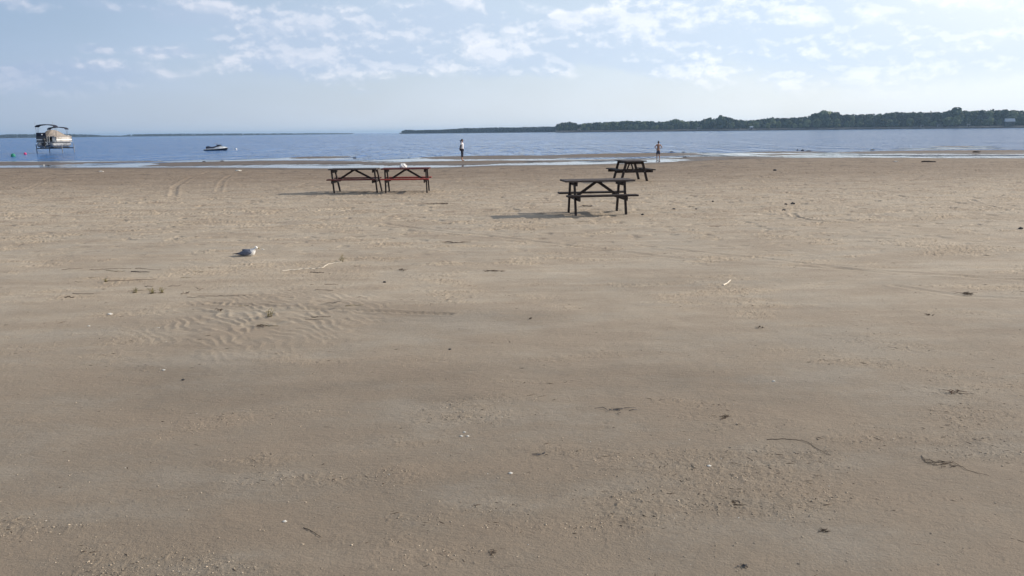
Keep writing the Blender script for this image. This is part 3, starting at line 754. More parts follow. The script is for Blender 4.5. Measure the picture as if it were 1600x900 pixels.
def person(label, loc, rz, H, pose, skin_m):
    """figure faces -Y before rz. H: standing height"""
    r_ = empty('person', loc, rz); k = H / 1.7
    S = lambda x, y, z: (x * k, y * k, z * k)
    V_, E_, add = skel()
    pel = add(S(0, 0, .93), (.145 * k, .105 * k)); wai = add(S(0, -.005, 1.06), (.118 * k, .088 * k), pel)
    che = add(S(0, 0.0, 1.24), (.145 * k, .10 * k), wai); sho = add(S(0, .01, 1.38), (.11 * k, .075 * k), che)
    nek = add(S(0, .005, 1.455), .048 * k, sho)
    hn = pose.get('head', (0, -.02, 0))
    j = add(S(hn[0] * .3, hn[1] * .5, 1.50), .052 * k, nek); hd = add(S(hn[0], hn[1], 1.575), (.076 * k, .088 * k), j); add(S(hn[0], hn[1] + .005, 1.645), (.062 * k, .075 * k), hd)
    for sgn in (-1, 1):
        A_ = pose['arm' + ('L' if sgn > 0 else 'R')]
        s1 = add(S(sgn * .165, .01, 1.375), .055 * k, sho); q = s1; rad = [.043, .036, .03, .024]
        for pt, rr_ in zip(A_, (.036, .024)):
            mid = [(V_[q][i] / k + pt[i]) / 2 for i in range(3)]
            m_ = add(S(*mid), (rr_ + .010) * k, q); q = add(S(*pt), rr_ * k, m_)
        Lg = pose['leg' + ('L' if sgn > 0 else 'R')]
        h_ = add(S(sgn * .085, 0, .87), .092 * k, pel); th = add(S((sgn * .09 + Lg[0][0]) / 2, Lg[0][1] / 2, .68), .078 * k, h_)
        kn = add(S(*Lg[0]), .054 * k, th); cf = add(S((Lg[0][0] + Lg[1][0]) / 2, (Lg[0][1] + Lg[1][1]) / 2 + .015, .33), .052 * k, kn)
        an = add(S(*Lg[1]), .034 * k, cf); add(S(Lg[1][0] + sgn * .01, Lg[1][1] - .05, .035), (.036 * k, .028 * k), an); add(S(Lg[1][0] + sgn * .02, Lg[1][1] - .15, .024), (.04 * k, .02 * k), len(V_) - 1)
    parts_ = [(skin(V_, E_, 2), 0)]
    for sgn in (-1, 1):
        key = 'L' if sgn > 0 else 'R'
        wv = Vector(S(*pose['arm' + key][-1])); parts_ += [(f, 0) for f in fingers(wv, pose['hand' + key][0], pose['hand' + key][1], sgn, k)]
    # face: nose, lips, ears, eyes
    fb = bmesh.new(); hx, hy = hn[0] * k, hn[1] * k
    loft(fb, [[Vector((hx - .007, hy - .085 * k, 1.60 * k)), Vector((hx + .007, hy - .085 * k, 1.60 * k)), Vector((hx, hy - .078 * k, 1.605 * k))],
              [Vector((hx - .016, hy - .088 * k, 1.562 * k)), Vector((hx + .016, hy - .088 * k, 1.562 * k)), Vector((hx, hy - .118 * k, 1.566 * k))]])
    ball(fb, (hx, hy - .084 * k, 1.535 * k), (.024 * k, .012 * k, .007 * k), 10, 6)
    for sgn in (-1, 1): ball(fb, (hx + sgn * .078 * k, hy + .005, 1.575 * k), (.012 * k, .02 * k, .03 * k), 8, 6)
    parts_.append((finish(fb, 'face'), 0)); fb = bmesh.new()
    for sgn in (-1, 1): ball(fb, (hx + sgn * .031 * k, hy - .080 * k, 1.592 * k), (.013 * k, .008 * k, .007 * k), 8, 6)
    parts_.append((finish(fb, 'eyes'), 1))
    link('body', join_meshes('body', parts_, [skin_m, M_eye]), None, r_)
    # hair
    hb = bmesh.new(); ball(hb, (hx, hy + .022 * k, 1.618 * k), (.088 * k, .098 * k, .095 * k), 16, 12)
    rn_ = random.Random(4)
    for v in hb.verts:
        if v.co.y < hy - .045 * k and v.co.z < 1.645 * k: v.co.y = hy - .045 * k
        v.co += Vector((rn_.uniform(-1, 1), rn_.uniform(-1, 1), rn_.uniform(-1, 1))) * .003
    if pose.get('ponytail'): tube(hb, [(hx, hy + .09 * k, 1.62 * k), (hx, hy + .15 * k, 1.585 * k), (hx + .01, hy + .165 * k, 1.50 * k), (hx, hy + .14 * k, 1.41 * k)], [.035 * k, .04 * k, .034 * k, .012 * k], 10)
    part('hair', hb, M_hair, r_, smooth=True)
    return tag(r_, label, 'person'), k, S
def garment(r_, name, builder, m_):
    V_, E_, add = skel(); builder(add, V_); o = link(name, skin(V_, E_, 2), m_, r_); return o

pw = place(722.5, 252.0)
poseW = dict(head=(0, -.035, 0), armL=[(.21, .09, 1.12), (.07, .17, .93)], armR=[(-.21, .09, 1.12), (-.06, .19, .95)], handL=((-.6, .1, -.6), (-.3, .2, .8)), handR=((.6, .1, -.6), (.3, .2, .8)),
             legL=[(.085, -.01, .48), (.075, .02, .075)], legR=[(-.08, .01, .48), (-.08, .03, .075)], ponytail=True)
pr, k, S = person('person in white top and dark cropped trousers standing by the water, hands behind back', (pw.x, pw.y, pw.z - .005), R(80), 1.64, poseW, M_skin)
pr['label'] = 'person in white top and dark cropped trousers standing by the water, hands behind back'
def shirt(add, V_):
    a = add(S(0, 0, .90), (.165 * k, .13 * k)); b_ = add(S(0, -.005, 1.06), (.145 * k, .118 * k), a); c_ = add(S(0, -.01, 1.24), (.165 * k, .125 * k), b_); d = add(S(0, .01, 1.385), (.125 * k, .09 * k), c_); add(S(0, .008, 1.42), (.075 * k, .065 * k), d)
    for sg in (-1, 1):
        e = add(S(sg * .17, .012, 1.37), .068 * k, d); add(S(sg * .195, .05, 1.25), .058 * k, e)
garment(pr, 'shirt', shirt, M_shirt)
def trousers(add, V_):
    a = add(S(0, 0, .95), (.150 * k, .112 * k))
    for sg, Lg in ((1, poseW['legL']), (-1, poseW['legR'])):
        h_ = add(S(sg * .088, 0, .86), .104 * k, a); t_ = add(S(sg * .088, 0, .68), .090 * k, h_); n_ = add(S(Lg[0][0], Lg[0][1], .48), .072 * k, t_); add(S(Lg[0][0] * .95, Lg[0][1] + .012, .27), .064 * k, n_)
garment(pr, 'trousers', trousers, M_navy)
for sg in (1, -1):
    def sleeve(add, V_, sg=sg):
        e = add(S(sg * .186, .035, 1.29), .056 * k); f = add(S(sg * .212, .09, 1.12), .047 * k, e); add(S(sg * .14, .13, 1.02), .040 * k, f)
    garment(pr, 'sleeve', sleeve, M_navy)
bm = bmesh.new(); ball(bm, (0, .165 * k, .92 * k), (.10 * k, .045 * k, .075 * k), 14, 9)
for v in bm.verts: v.co += Vector((0, .012 * math.sin(v.co.x * 60), .01 * math.sin(v.co.x * 45)))
o = part('jacket', bm, M_navy, pr, smooth=True); o['label'] = 'dark jacket bundled at the waist behind the back'

pc = place(1028.3, 246.3)
poseC = dict(head=(0, -.01, 0), armL=[(.36, .03, 1.16), (.165, -.02, 1.02)], armR=[(-.36, .03, 1.16), (-.165, -.02, 1.02)], handL=((-.35, -.5, -.5), (-.3, .1, .8)), handR=((.35, -.5, -.5), (.3, .1, .8)),
             legL=[(.115, -.01, .48), (.125, .02, .075)], legR=[(-.10, .01, .48), (-.13, .03, .075)])
pr2, k, S = person('bare chested person in dark knee length shorts standing at the waterline with hands on hips', (pc.x, pc.y, pc.z - .005), R(180 + 12), 1.50, poseC, M_skin2)
def shorts(add, V_):
    a = add(S(0, 0, .99), (.145 * k, .110 * k)); a = add(S(0, 0, .93), (.160 * k, .12 * k), a)
    for sg, Lg in ((1, poseC['legL']), (-1, poseC['legR'])):
        h_ = add(S(sg * .095, 0, .85), .108 * k, a); t_ = add(S(sg * .100, 0, .68), .098 * k, h_); add(S(Lg[0][0], Lg[0][1], .50), .090 * k, t_)
garment(pr2, 'shorts', shorts, M_shorts)

# ------------------------------------------------------------ gull
def gull():
    pg = place(388, 399.5); r_ = empty('gull', (pg.x, pg.y, pg.z - .006), R(0))
    Mw = mat('white_plumage', (0.74, 0.73, 0.70), 0.8, 0.04, 30, bump=.002, col2=(0.62, 0.61, 0.6))
    Mg = mat('grey_plumage', (0.105, 0.12, 0.165), 0.75, 0.08, 40, bump=.002)
    Mk = mat('black_feathers', (0.015, 0.015, 0.018), 0.5); Mb = mat('yellow_bill', (0.45, 0.36, 0.16), 0.4); 
    def ring(x, z, ry, rz_, n=20, flat=0):
        return [Vector((x, ry * math.cos(a), max(0.0, z + rz_ * math.sin(a)))) for a in [2 * math.pi * q / n for q in range(n)]]
    bm = bmesh.new()          # body, neck and head in one skin, facing +X
    prof = [(-.150, .050, .010, .010), (-.125, .050, .030, .024), (-.08, .054, .055, .044), (-.03, .057, .070, .055), (.02, .060, .074, .060), (.065, .064, .068, .062), (.100, .076, .052, .058), (.118, .100, .036, .044),
            (.122, .118, .029, .032), (.130, .134, .0285, .030), (.140, .143, .0285, .0275), (.152, .143, .024, .024), (.164, .138, .015, .015), (.170, .136, .007, .007)]
    loft(bm, [ring(x, z, ry, rz_) for x, z, ry, rz_ in prof]); part('body', bm, Mw, r_, True)
    bm = bmesh.new()
    loft(bm, [[Vector((x, y * w_, z + h_ * q)) for y, q in ((-1, 0), (0, 1), (1, 0), (0, -1))] for x, z, w_, h_ in ((.164, .135, .009, .010), (.180, .134, .0075, .008), (.195, .131, .006, .007), (.204, .126, .002, .003))]); bl = part('bill', bm, Mb, r_, True)
    bm = bmesh.new(); beam(bm, (.187, 0, .1325), (.1935, 0, .1312), .0150, .0165, bev=.001); part('bill_ring', bm, Mk, bl)
    for s in (-1, 1):
        bm = bmesh.new(); ball(bm, (.148, s * .0235, .148), (.0045, .003, .0045), 10, 7); part('eye', bm, Mk, r_, True)
        bm = bmesh.new()      # folded wing: shield hugging the flank, tapering backwards
        secs = []
        for x, zt, zb, yo, th in ((.085, .092, .060, .048, .010), (.06, .108, .040, .066, .014), (.01, .116, .026, .078, .015), (-.05, .108, .022, .074, .014), (-.10, .090, .024, .058, .012), (-.145, .068, .030, .038, .009), (-.175, .054, .036, .026, .006)):
            zc, hz_ = (zt + zb) / 2, (zt - zb) / 2
            secs.append([Vector((x, s * (yo * (1 - .45 * max(0, math.sin(a)) ** 2) + th * math.cos(a)), zc + hz_ * math.sin(a))) for a in [2 * math.pi * q / 14 for q in range(14)]])
        loft(bm, secs); wg = part('wing', bm, Mg, r_, True)
        bm = bmesh.new()      # black wing tips crossing over the tail
        loft(bm, [[Vector((x, s * (yo + w_ * cy), z + h_ * cz)) for cy, cz in ((-1, 0), (0, 1), (1, 0), (0, -1))] for x, z, yo, w_, h_ in ((-.14, .052, .032, .014, .012), (-.19, .046, .018, .012, .008), (-.235, .044, -.002, .007, .004), (-.262, .043, -.012, .002, .001))]); part('wing_tip', bm, Mk, wg)
    bm = bmesh.new(); loft(bm, [[Vector((-.17, -.0 + .04 * c_, .062 - .0 + .014 * s_)) if False else Vector((-.09, .03 * c_, .108 + .012 * s_)) for c_, s_ in [(math.cos(a), math.sin(a)) for a in [2 * math.pi * q / 10 for q in range(10)]]], [Vector((.05, .045 * c_, .113 + .008 * s_)) for c_, s_ in [(math.cos(a), math.sin(a)) for a in [2 * math.pi * q / 10 for q in range(10)]]]])
    part('back', bm, Mg, r_, True)
    bm = bmesh.new(); loft(bm, [[Vector((x, y * w_, z + q * .004)) for y, q in ((-1, 0), (0, 1), (1, 0), (0, -1))] for x, z, w_ in ((-.13, .040, .022), (-.19, .030, .028), (-.235, .026, .030))]); part('tail', bm, Mw, r_)
    r_.scale = (.92, .92, .92)
    tag(r_, 'grey and white gull resting on the sand, facing right', 'gull')
gull()

# ------------------------------------------------------------ pontoon boat on its lift
def pontoon():
    D = 112.0; p = at(84.5, D); r_ = empty('pontoon_boat', (p.x, p.y, WL + .84), R(7.5))     # local +Y runs towards the bow, away from us
    Mal = mat('bare_aluminium', (0.34, 0.35, 0.37), 0.5, 0.2, 3, metal=0.6)
    Mch = mat('charcoal_panel', (0.055, 0.058, 0.07), 0.5, 0.15, 3); Mbe = mat('beige_canvas', (0.27, 0.235, 0.205), 0.85, 0.1, 2, bump=.01)
    Mnv = mat('navy_canvas', (0.012, 0.014, 0.032), 0.8, 0.1, 4); Mbk = mat('black_rubber', (0.02, 0.02, 0.022), 0.6)
    W_, L_ = 2.45, 6.4
    for s in (-1, 1):
        bm = bmesh.new(); n = 16; secs = []
        for y, rr_, dz in ((-3.3, .26, 0), (-3.15, .31, 0), (2.2, .31, 0), (2.9, .24, .07), (3.3, .06, .2)):
            secs.append([Vector((s * .85 + rr_ * math.cos(2 * math.pi * q / n), y, .31 + dz + rr_ * math.sin(2 * math.pi * q / n))) for q in range(n)])
        loft(bm, secs); part('pontoon', bm, Mal, r_, True)
    bm = bmesh.new(); beam(bm, (0, -L_ / 2, .68), (0, L_ / 2, .68), W_, .10); part('deck', bm, Mal, r_)
    # side fences: lower panel, white stripe, rails and posts
    def fence(name, a, b_, m_, z0=.74, z1=1.45):
        bm = bmesh.new(); A_, B_ = Vector((*a, 0)), Vector((*b_, 0))
        beam(bm, A_ + Vector((0, 0, (z0 + z1) / 2)), B_ + Vector((0, 0, (z0 + z1) / 2)), .03, z1 - z0 - .06); f_ = part(name, bm, m_, r_)
        bm = bmesh.new(); beam(bm, A_ + Vector((0, 0, z1)), B_ + Vector((0, 0, z1)), .05, .05); beam(bm, A_ + Vector((0, 0, z0)), B_ + Vector((0, 0, z0)), .05, .05)
        n = max(2, int((B_ - A_).length / .8))
        for i in range(n + 1):
            q = A_.lerp(B_, i / n); beam(bm, q + Vector((0, 0, z0)), q + Vector((0, 0, z1)), .045, .045)
        part('rail', bm, Mch if m_ is Mch else Mal, f_)
        return f_
    hw_ = W_ / 2 - .05
    fence('side_panel', (hw_, -2.3), (hw_, 3.0), mat('stone_beige_panel', (0.42, 0.39, 0.35), 0.5, 0.25, 1.2, col2=(0.16, 0.14, 0.13))); fence('side_panel', (-hw_, -3.0), (-hw_, 3.0), Mch)
    fence('rear_panel', (-hw_, -3.05), (.15, -3.05), Mch); fence('front_panel', (-hw_, 3.02), (hw_, 3.02), M_white)
    fence('rear_panel', (.75, -2.6), (hw_, -2.6), M_white)
    bm = bmesh.new(); beam(bm, (-hw_, -3.09, 1.02), (-.25, -3.09, 1.02), .03, .12); part('stripe', bm, M_white, r_)
    bm = bmesh.new(); beam(bm, (hw_ + .035, -2.5, .98), (hw_ + .035, 3.0, .98), .04, .12); part('stripe', bm, M_white, r_)
    # rear bulkhead, dark cover flap above the rear rail
    bm = bmesh.new(); beam(bm, (-hw_, -2.98, 1.72), (.10, -2.98, 1.72), .05, .50); part('rear_screen', bm, Mnv, r_)
    # ladder and gate posts
    bm = bmesh.new()
    for x in (.28, .56): tube(bm, [(x, -3.18, .15), (x, -3.18, 1.35), (x, -3.02, 1.45)], .022, 8)
    for z in (.35, .6, .85, 1.1): tube(bm, [(.28, -3.18, z), (.56, -3.18, z)], .018, 6)
    part('ladder', bm, M_white, r_)
    # outboard motor
    bm = bmesh.new(); ball(bm, (0.0, -3.5, 1.0), (.20, .30, .24), 14, 9); cw = part('motor_cowl', bm, Mbk, r_, True)
    bm = bmesh.new(); beam(bm, (0, -3.5, .85), (0, -3.5, .05), .14, .2); beam(bm, (0, -3.62, .02), (0, -3.3, .02), .10, .12); part('motor_leg', bm, Mbk, cw)
    bm = bmesh.new()
    for a in (0, 2.09, 4.19): beam(bm, (0, -3.66, .02), (.13 * math.cos(a), -3.66, .02 + .13 * math.sin(a)), .02, .07)
    part('propeller', bm, Mal, cw)
    bm = bmesh.new(); vs = ball(bm, (-.35, -3.16, 1.72), (.10, .07, .10), 12, 8); part('rear_lamp', bm, M_white, r_, True)
    # white ring fender hanging at the rear
    bm = bmesh.new(); tube(bm, [(.05 + .17 * math.cos(a), -3.22, .48 + .22 * math.sin(a)) for a in [2 * math.pi * q / 14 for q in range(15)]], .05, 8, False); part('life_ring', bm, M_white, r_, True)
    bm = bmesh.new(); beam(bm, (0, -2.95, .36), (0, 2.4, .36), 1.15, .46, bev=.03); part('underdeck_block', bm, Mch, r_)  # dark block filling the space between the pontoons
    # seats
    for x, y in ((-.75, -2.2), (.75, 1.9), (-.75, 1.9)):
        bm = bmesh.new(); beam(bm, (x, y - .8, 1.0), (x, y + .8, 1.0), .62, .42, bev=.04); st = part('bench_seat', bm, M_white, r_)
        bm = bmesh.new(); beam(bm, (x * 1.32, y - .8, 1.36), (x * 1.32, y + .8, 1.36), .14, .42, bev=.03); part('backrest', bm, M_white, st)
    # tent shaped mooring cover over a ridge pole
    bm = bmesh.new(); secs = []
    for y, zr in ((-3.0, 1.52), (-2.4, 1.86), (-1.5, 2.30), (-.6, 2.40), (.8, 2.25), (2.0, 1.85), (3.0, 1.5)):
        zz = zr - 1.46; e = W_ / 2
        secs.append([Vector((-e, y, 1.40)), Vector((-e, y, 1.48)), Vector((-e * .55, y, 1.46 + zz * .55)), Vector((-.28, y, 1.46 + zz * .97)), Vector((.28, y, 1.46 + zz * .97)), Vector((e * .55, y, 1.46 + zz * .55)), Vector((e, y, 1.48)), Vector((e, y, 1.40))])
    loft(bm, secs); part('boat_cover', bm, Mbe, r_)
    # biminis: arched canvas on hoops
    for (y0, y1, zc, name) in ((-2.9, -1.6, 3.12, 'canopy'), (1.0, 2.1, 2.80, 'canopy')):
        bm = bmesh.new(); secs = []
        for y in (y0, (y0 + y1) / 2, y1):
            top = []; bot = []
            for q in range(13):
                f = -1 + q / 6.0; x = f * 1.28; z = zc - .17 * f * f - (.12 if abs(f) > .99 else 0)
                top.append(Vector((x, y, z))); bot.append(Vector((x * .985, y, z - .11)))
            secs.append(top + bot[::-1])
        loft(bm, secs); cv = part(name, bm, Mnv, r_)
        bm = bmesh.new()
        for s in (-1, 1):
            for y in (y0 + .06, (y0 + y1) / 2, y1 - .06): tube(bm, [(s * 1.17, (y0 + y1) / 2, 1.46), (s * 1.24, y, zc - .2)], .013, 6)
        part('canopy_frame', bm, Mch, cv)
    bm = bmesh.new()
    for x in (-1.2, 1.15): tube(bm, [(x, -2.9, 1.4), (x, -2.9, 3.5)], .014, 6)
    part('antenna', bm, Mal, r_)
    r_.scale = (.95, .95, .97)
    tag(r_, 'pontoon boat with navy canopies and a beige cover, raised above the water on a lift', 'boat')
    # lift
    l_ = empty('boat_lift', (p.x, p.y, WL), R(7.5)); z = .74
    for s in (-1, 1):
        bm = bmesh.new(); beam(bm, (s * .85, -2.9, z + .04), (s * .85, 2.7, z + .04), .16, .10); part('cradle_rail', bm, Mbk, l_)
        bm = bmesh.new(); beam(bm, (-1.75, s * 2.1, z - .07), (1.75, s * 2.1, z - .07), .12, .12); part('cross_beam', bm, Mch, l_)
    for x in (-1.75, 1.75):
        for y in (-2.1, 2.1):
            bm = bmesh.new(); tube(bm, [(x, y, -.95), (x, y, 1.25)], .055, 8); beam(bm, (x - .2, y, -.95), (x + .2, y, -.95), .4, .05); part('post', bm, Mal if x > 0 else Mch, l_)
    l_.scale = (.93, .95, .98)
    tag(l_, 'metal boat lift on four posts standing in the lake under the pontoon boat', 'boat lift')
pontoon()

# ------------------------------------------------------------ jet ski
def jetski():
    D = 117.0; p = at(335.5, D); r_ = empty('jet_ski', (p.x, p.y, WL), R(-3))
    Mh = mat('white_gelcoat', (0.80, 0.81, 0.80), 0.25, 0.04, 4); Mn = mat('black_hull', (0.012, 0.014, 0.025), 0.35, 0.1, 4); Mv = mat('grey_vinyl', (0.14, 0.14, 0.19), 0.6, 0.1, 4)
    def hull(secs, m_, name):
        bm = bmesh.new(); loft(bm, secs); return part(name, bm, m_, r_, False)
    def sec(x, w_, zb, zt, fl=.7): return [Vector((x, -w_ * fl, zb)), Vector((x, -w_, zt)), Vector((x, w_, zt)), Vector((x, w_ * fl, zb)), Vector((x, 0, zb - .08))]
    hull([sec(-1.65, .50, -.12, .14), sec(-1.2, .55, -.15, .16), sec(.3, .56, -.15, .20), sec(1.0, .46, -.10, .26), sec(1.5, .22, .05, .34), sec(1.72, .04, .24, .38)], Mn, 'hull')
    def deck(x, w_, z0, z1, wt): return [Vector((x, -w_, z0)), Vector((x, -wt, z1)), Vector((x, wt, z1)), Vector((x, w_, z0))]
    hull([deck(-1.45, .48, .16, .20, .40), deck(-.2, .52, .19, .30, .34), deck(.2, .52, .21, .48, .30), deck(.7, .48, .24, .58, .24), deck(1.2, .34, .29, .52, .14), deck(1.68, .05, .38, .42, .02)], Mh, 'deck_front')
    bm = bmesh.new()
    loft(bm, [deck(-1.4, .28, .2, .34, .2), deck(-1.0, .3, .22, .42, .22), deck(.1, .24, .3, .52, .16)]); part('seat_base', bm, Mv, r_)
    bm = bmesh.new()
    loft(bm, [deck(-1.38, .24, .36, .56, .18), deck(-.98, .25, .44, .62, .19), deck(-.86, .24, .42, .52, .18), deck(-.3, .24, .42, .52, .17), deck(.18, .18, .48, .66, .1)]); part('seat', bm, Mn, r_)
    bm = bmesh.new(); loft(bm, [deck(.18, .22, .46, .74, .14), deck(.45, .24, .52, .80, .14), deck(.95, .2, .52, .62, .1)]); part('cowl', bm, Mn, r_)
    bm = bmesh.new(); tube(bm, [(.30, 0, .68), (.16, 0, .92)], .05, 8); tube(bm, [(.05, -.36, .95), (.16, -.12, .92), (.16, .12, .92), (.05, .36, .95)], .03, 8); part('handlebar', bm, Mn, r_)
    for s in (-1, 1):
        bm = bmesh.new(); ball(bm, (.62, s * .27, .80), (.06, .08, .06), 8, 6); part('mirror', bm, Mn, r_)
    tag(r_, 'dark and white jet ski floating on the lake beside a small white buoy', 'jet ski')
jetski()

# ------------------------------------------------------------ buoys
def buoy(px, D, rad, m_, label):
    p = at(px, D); r_ = empty('buoy', (p.x, p.y, WL + rad * .45))
    bm = bmesh.new(); ball(bm, (0, 0, 0), (rad, rad, rad * .96), 20, 14); part('float', bm, m_, r_, True)
    bm = bmesh.new(); tube(bm, [(.0 + rad * .16 * math.cos(a), 0, rad * 1.03 + rad * .16 * math.sin(a)) for a in [2 * math.pi * q / 10 for q in range(11)]], rad * .05, 6, False); part('eyelet', bm, m_, r_, True)
    tag(r_, label, 'buoy', 'mooring buoys on the lake')
buoy(16.3, 93, .25, mat('green_plastic', (0.01, 0.22, 0.14), 0.35, 0.06, 6), 'green ball buoy, larger one left of the pontoon boat')
buoy(35.6, 104, .18, mat('pink_plastic', (0.55, 0.03, 0.16), 0.35, 0.06, 6), 'pink ball buoy between the green buoy and the pontoon boat')
buoy(367, 121, .14, mat('white_plastic', (0.85, 0.85, 0.85), 0.3, 0.03, 6), 'small white ball buoy right of the jet ski')

# ------------------------------------------------------------ things washed up on the sand
M_weed = mat('dry_brown_weed', (0.10, 0.070, 0.048), 0.9, 0.3, 30)
M_tuft = mat('dry_grass', (0.21, 0.17, 0.07), 0.8, 0.2, 20, col2=(0.10, 0.10, 0.04))
M_stick = mat('bleached_wood', (0.70, 0.63, 0.52), 0.8, 0.12, 20); M_log = mat('dark_driftwood', (0.045, 0.035, 0.03), 0.85, 0.3, 10, bump=.01)
M_shell = mat('shell_white', (0.78, 0.75, 0.68), 0.5, 0.08, 60); M_stone = mat('dark_stone', (0.06, 0.058, 0.06), 0.7, 0.3, 20, bump=.004)
M_char = mat('blue_grey_weed', (0.055, 0.058, 0.068), 0.8, 0.3, 40)
def on_sand(px, py):
    x, y = G(px, py); return x, y, hz_at(x, y)
def clump(px, py, size, label, cat='plant debris', name='weed_clump', m_=None, n=None, tall=.25, seed=0, group=None, stretch=1.0):
    """a tangle of stalks lying on the sand, some standing up"""
    rn = random.Random(int(px * 7 + py) + seed); x, y, z = on_sand(px, py); bm = bmesh.new()
    for i in range(n or int(6 + size * 45)):
        a = rn.uniform(0, 6.28); r0_ = rn.random() * size * .35; l_ = size * rn.uniform(.12, .45)
        sx_, sy_ = r0_ * math.cos(a) * stretch, r0_ * math.sin(a)
        b2 = rn.uniform(0, 6.28); lift = tall * .6 * size * rn.random()
        pts = [(sx_, sy_, .002 + rn.random() * .3 * lift), (sx_ + l_ * .5 * math.cos(b2) * stretch, sy_ + l_ * .5 * math.sin(b2), .004 + lift), (sx_ + l_ * math.cos(b2 + .5) * stretch, sy_ + l_ * math.sin(b2 + .5), .002 + lift * rn.uniform(0, 1.2))]
        rr_ = rn.uniform(.0007, .0019) * (1 + y * .05); tube(bm, pts, [rr_ * 1.2, rr_, rr_ * .5], 4)
    o = part(name, bm, m_ or M_weed, loc=(x, y, z)); return tag(o, label, cat, group)
def tuft(px, py, size, label, group=None, lean=0.3):
    rn = random.Random(int(px * 3 + py)); x, y, z = on_sand(px, py); r_ = empty('grass_tuft', (x, y, z)); bm = bmesh.new(); b2 = bmesh.new()
    for i in range(int(7 + size * 40)):
        a = rn.uniform(0, 6.28); l_ = size * rn.uniform(.45, 1.1); ln = rn.uniform(.1, .9)
        dx, dy = math.cos(a) * ln * l_ + lean * l_ * .3, math.sin(a) * ln * l_
        h_ = l_ * math.sqrt(max(.05, 1 - ln * ln)); q0 = Vector((rn.gauss(0, size * .10), rn.gauss(0, size * .10), -.004))
        q1 = q0 + Vector((dx * .35, dy * .35, h_ * .75)); q2 = q0 + Vector((dx, dy, h_ * rn.uniform(.7, 1.0)))
        rr_ = rn.uniform(.0016, .003); tube(bm, [q0, q1, q2], [rr_, rr_, rr_ * .3], 4)
        if rn.random() < .5: tube(bm, [q1, q1 + Vector((rn.gauss(0, .2), rn.gauss(0, .2), .15)) * size], [rr_, rr_ * .4], 4)
    part('blades', bm, M_tuft, r_)
    for i in range(8):
        a = rn.uniform(0, 6.28); tube(b2, [(0, 0, .004), (math.cos(a) * size * .4, math.sin(a) * size * .4, .006)], [.003, .001], 4)
    part('roots', b2, M_weed, r_)
    return tag(r_, label, 'grass tuft', group)
def strand(name, pts, rad, m_, label, cat, lift=.004, seg=6, sub=6):
    P_ = []; rn = random.Random(len(pts) + int(pts[0][0]))
    for (a, b_), (c_, d_) in zip(pts[:-1], pts[1:]):
        for i in range(sub): P_.append((a + (c_ - a) * i / sub + rn.uniform(-.5, .5), b_ + (d_ - b_) * i / sub + rn.uniform(-.25, .25)))
    P_.append(pts[-1]); W3 = []
    if name == 'shadow_strand': rad *= .55
    for q in P_:
        x, y, z = on_sand(*q); W3.append(Vector((x, y, z + rad * .6 + lift * rn.random())))
    o0 = W3[0].copy(); bm = bmesh.new(); n = len(W3)
    tube(bm, [v - o0 for v in W3], [rad * (1 - .5 * i / n) for i in range(n)], seg)
    o = part(name, bm, m_, loc=o0); return tag(o, label, cat)
tuft(533, 408, .12, 'upright yellowish grass tuft at the right end of the pale stalk, right of the gull')
tuft(421, 499, .10, 'greenish grass tuft standing amid the wind ripples below the gull', lean=.6)
tuft(238, 458, .11, 'middle of the three dry tufts standing left of and below the gull')
tuft(252, 457, .10, 'right hand one of the three dry tufts left of and below the gull')
tuft(211, 457, .08, 'left hand one of the three dry tufts left of and below the gull', lean=.8)
tuft(165, 440, .06, 'small dry tuft farthest left of the gull, beside a dark shadow strand')
clump(290, 458, .12, 'brown weed clump right of the three dry tufts')
clump(345, 488, .12, 'brown weed scrap at the left rim of the wind ripples', tall=.5)
clump(413, 514, .14, 'dark weed scrap in the ripples below the greenish tuft', stretch=1.6)
clump(630, 423, .16, 'dark crumbled weed patch right of the pale stalk')
clump(772, 423, .20, 'flat brown weed patch in the middle of the sand, below the nearest table', tall=.08, stretch=1.8)
clump(708, 379, .26, 'long dark weed streak between the gull and the nearest table', tall=.1, stretch=2)
clump(688, 319, .42, 'dark weed streak lying right of the two joined tables', tall=.08, stretch=2.2)
clump(915, 323, .30, 'black weed heap on the sand under the nearest picnic table', tall=.2, stretch=1.3)
clump(829, 324, .13, 'small dark weed lump left of the nearest picnic table', tall=.4)
clump(1186, 513, .10, 'small dark brown weed scrap right of centre in the sand', tall=.3)
clump(1511, 460, .24, 'dark weed patch near the right edge at mid sand', tall=.12, stretch=1.6)
clump(1452, 494, .09, 'small dark weed scrap below the weed patch near the right edge', tall=.2)
clump(1490, 613, .16, 'loose reddish brown weed patch toward the right edge', tall=.15, m_=mat('reddish_weed', (0.10, 0.05, 0.03), .9, .3, 30))
clump(828, 500, .08, 'tiny dark weed scrap near the centre of the sand', tall=.3)
clump(965, 643, .14, 'blue grey weed mat lying flat right of centre in the foreground', m_=M_char, tall=.10, stretch=1.7)
clump(845, 712, .07, 'small blue grey weed mat left of the curved root in the foreground', m_=M_char, tall=.12, stretch=1.6)
clump(1163, 888, .07, 'blue grey weed mat at the very bottom of the view, right of centre', m_=M_char, tall=.12, stretch=1.3)
clump(1132, 653, .10, 'thin dark weed trace to the right of the blue grey weed mat', tall=.08, stretch=1.8)
clump(1283, 832, .06, 'thin dark twig tangle in the right foreground', tall=.1, stretch=2, n=9)
clump(770, 866, .05, 'small black weed star at the bottom of the view near the centre', tall=.1, n=9)
clump(1148, 790, .09, 'scrap of curled weed in the foreground right of centre', tall=.12, stretch=1.3, n=8)
clump(1470, 726, .13, 'dark bundle of roots half buried in the right foreground', name='root_bundle', tall=.08, stretch=2.2, n=11)
strand('root', [(1198, 688), (1225, 687.5), (1252, 689.5), (1265, 694), (1275, 701), (1286, 707), (1298, 713)], .0018, M_weed, 'thin dark curved root lying on the sand in the right foreground', 'root')
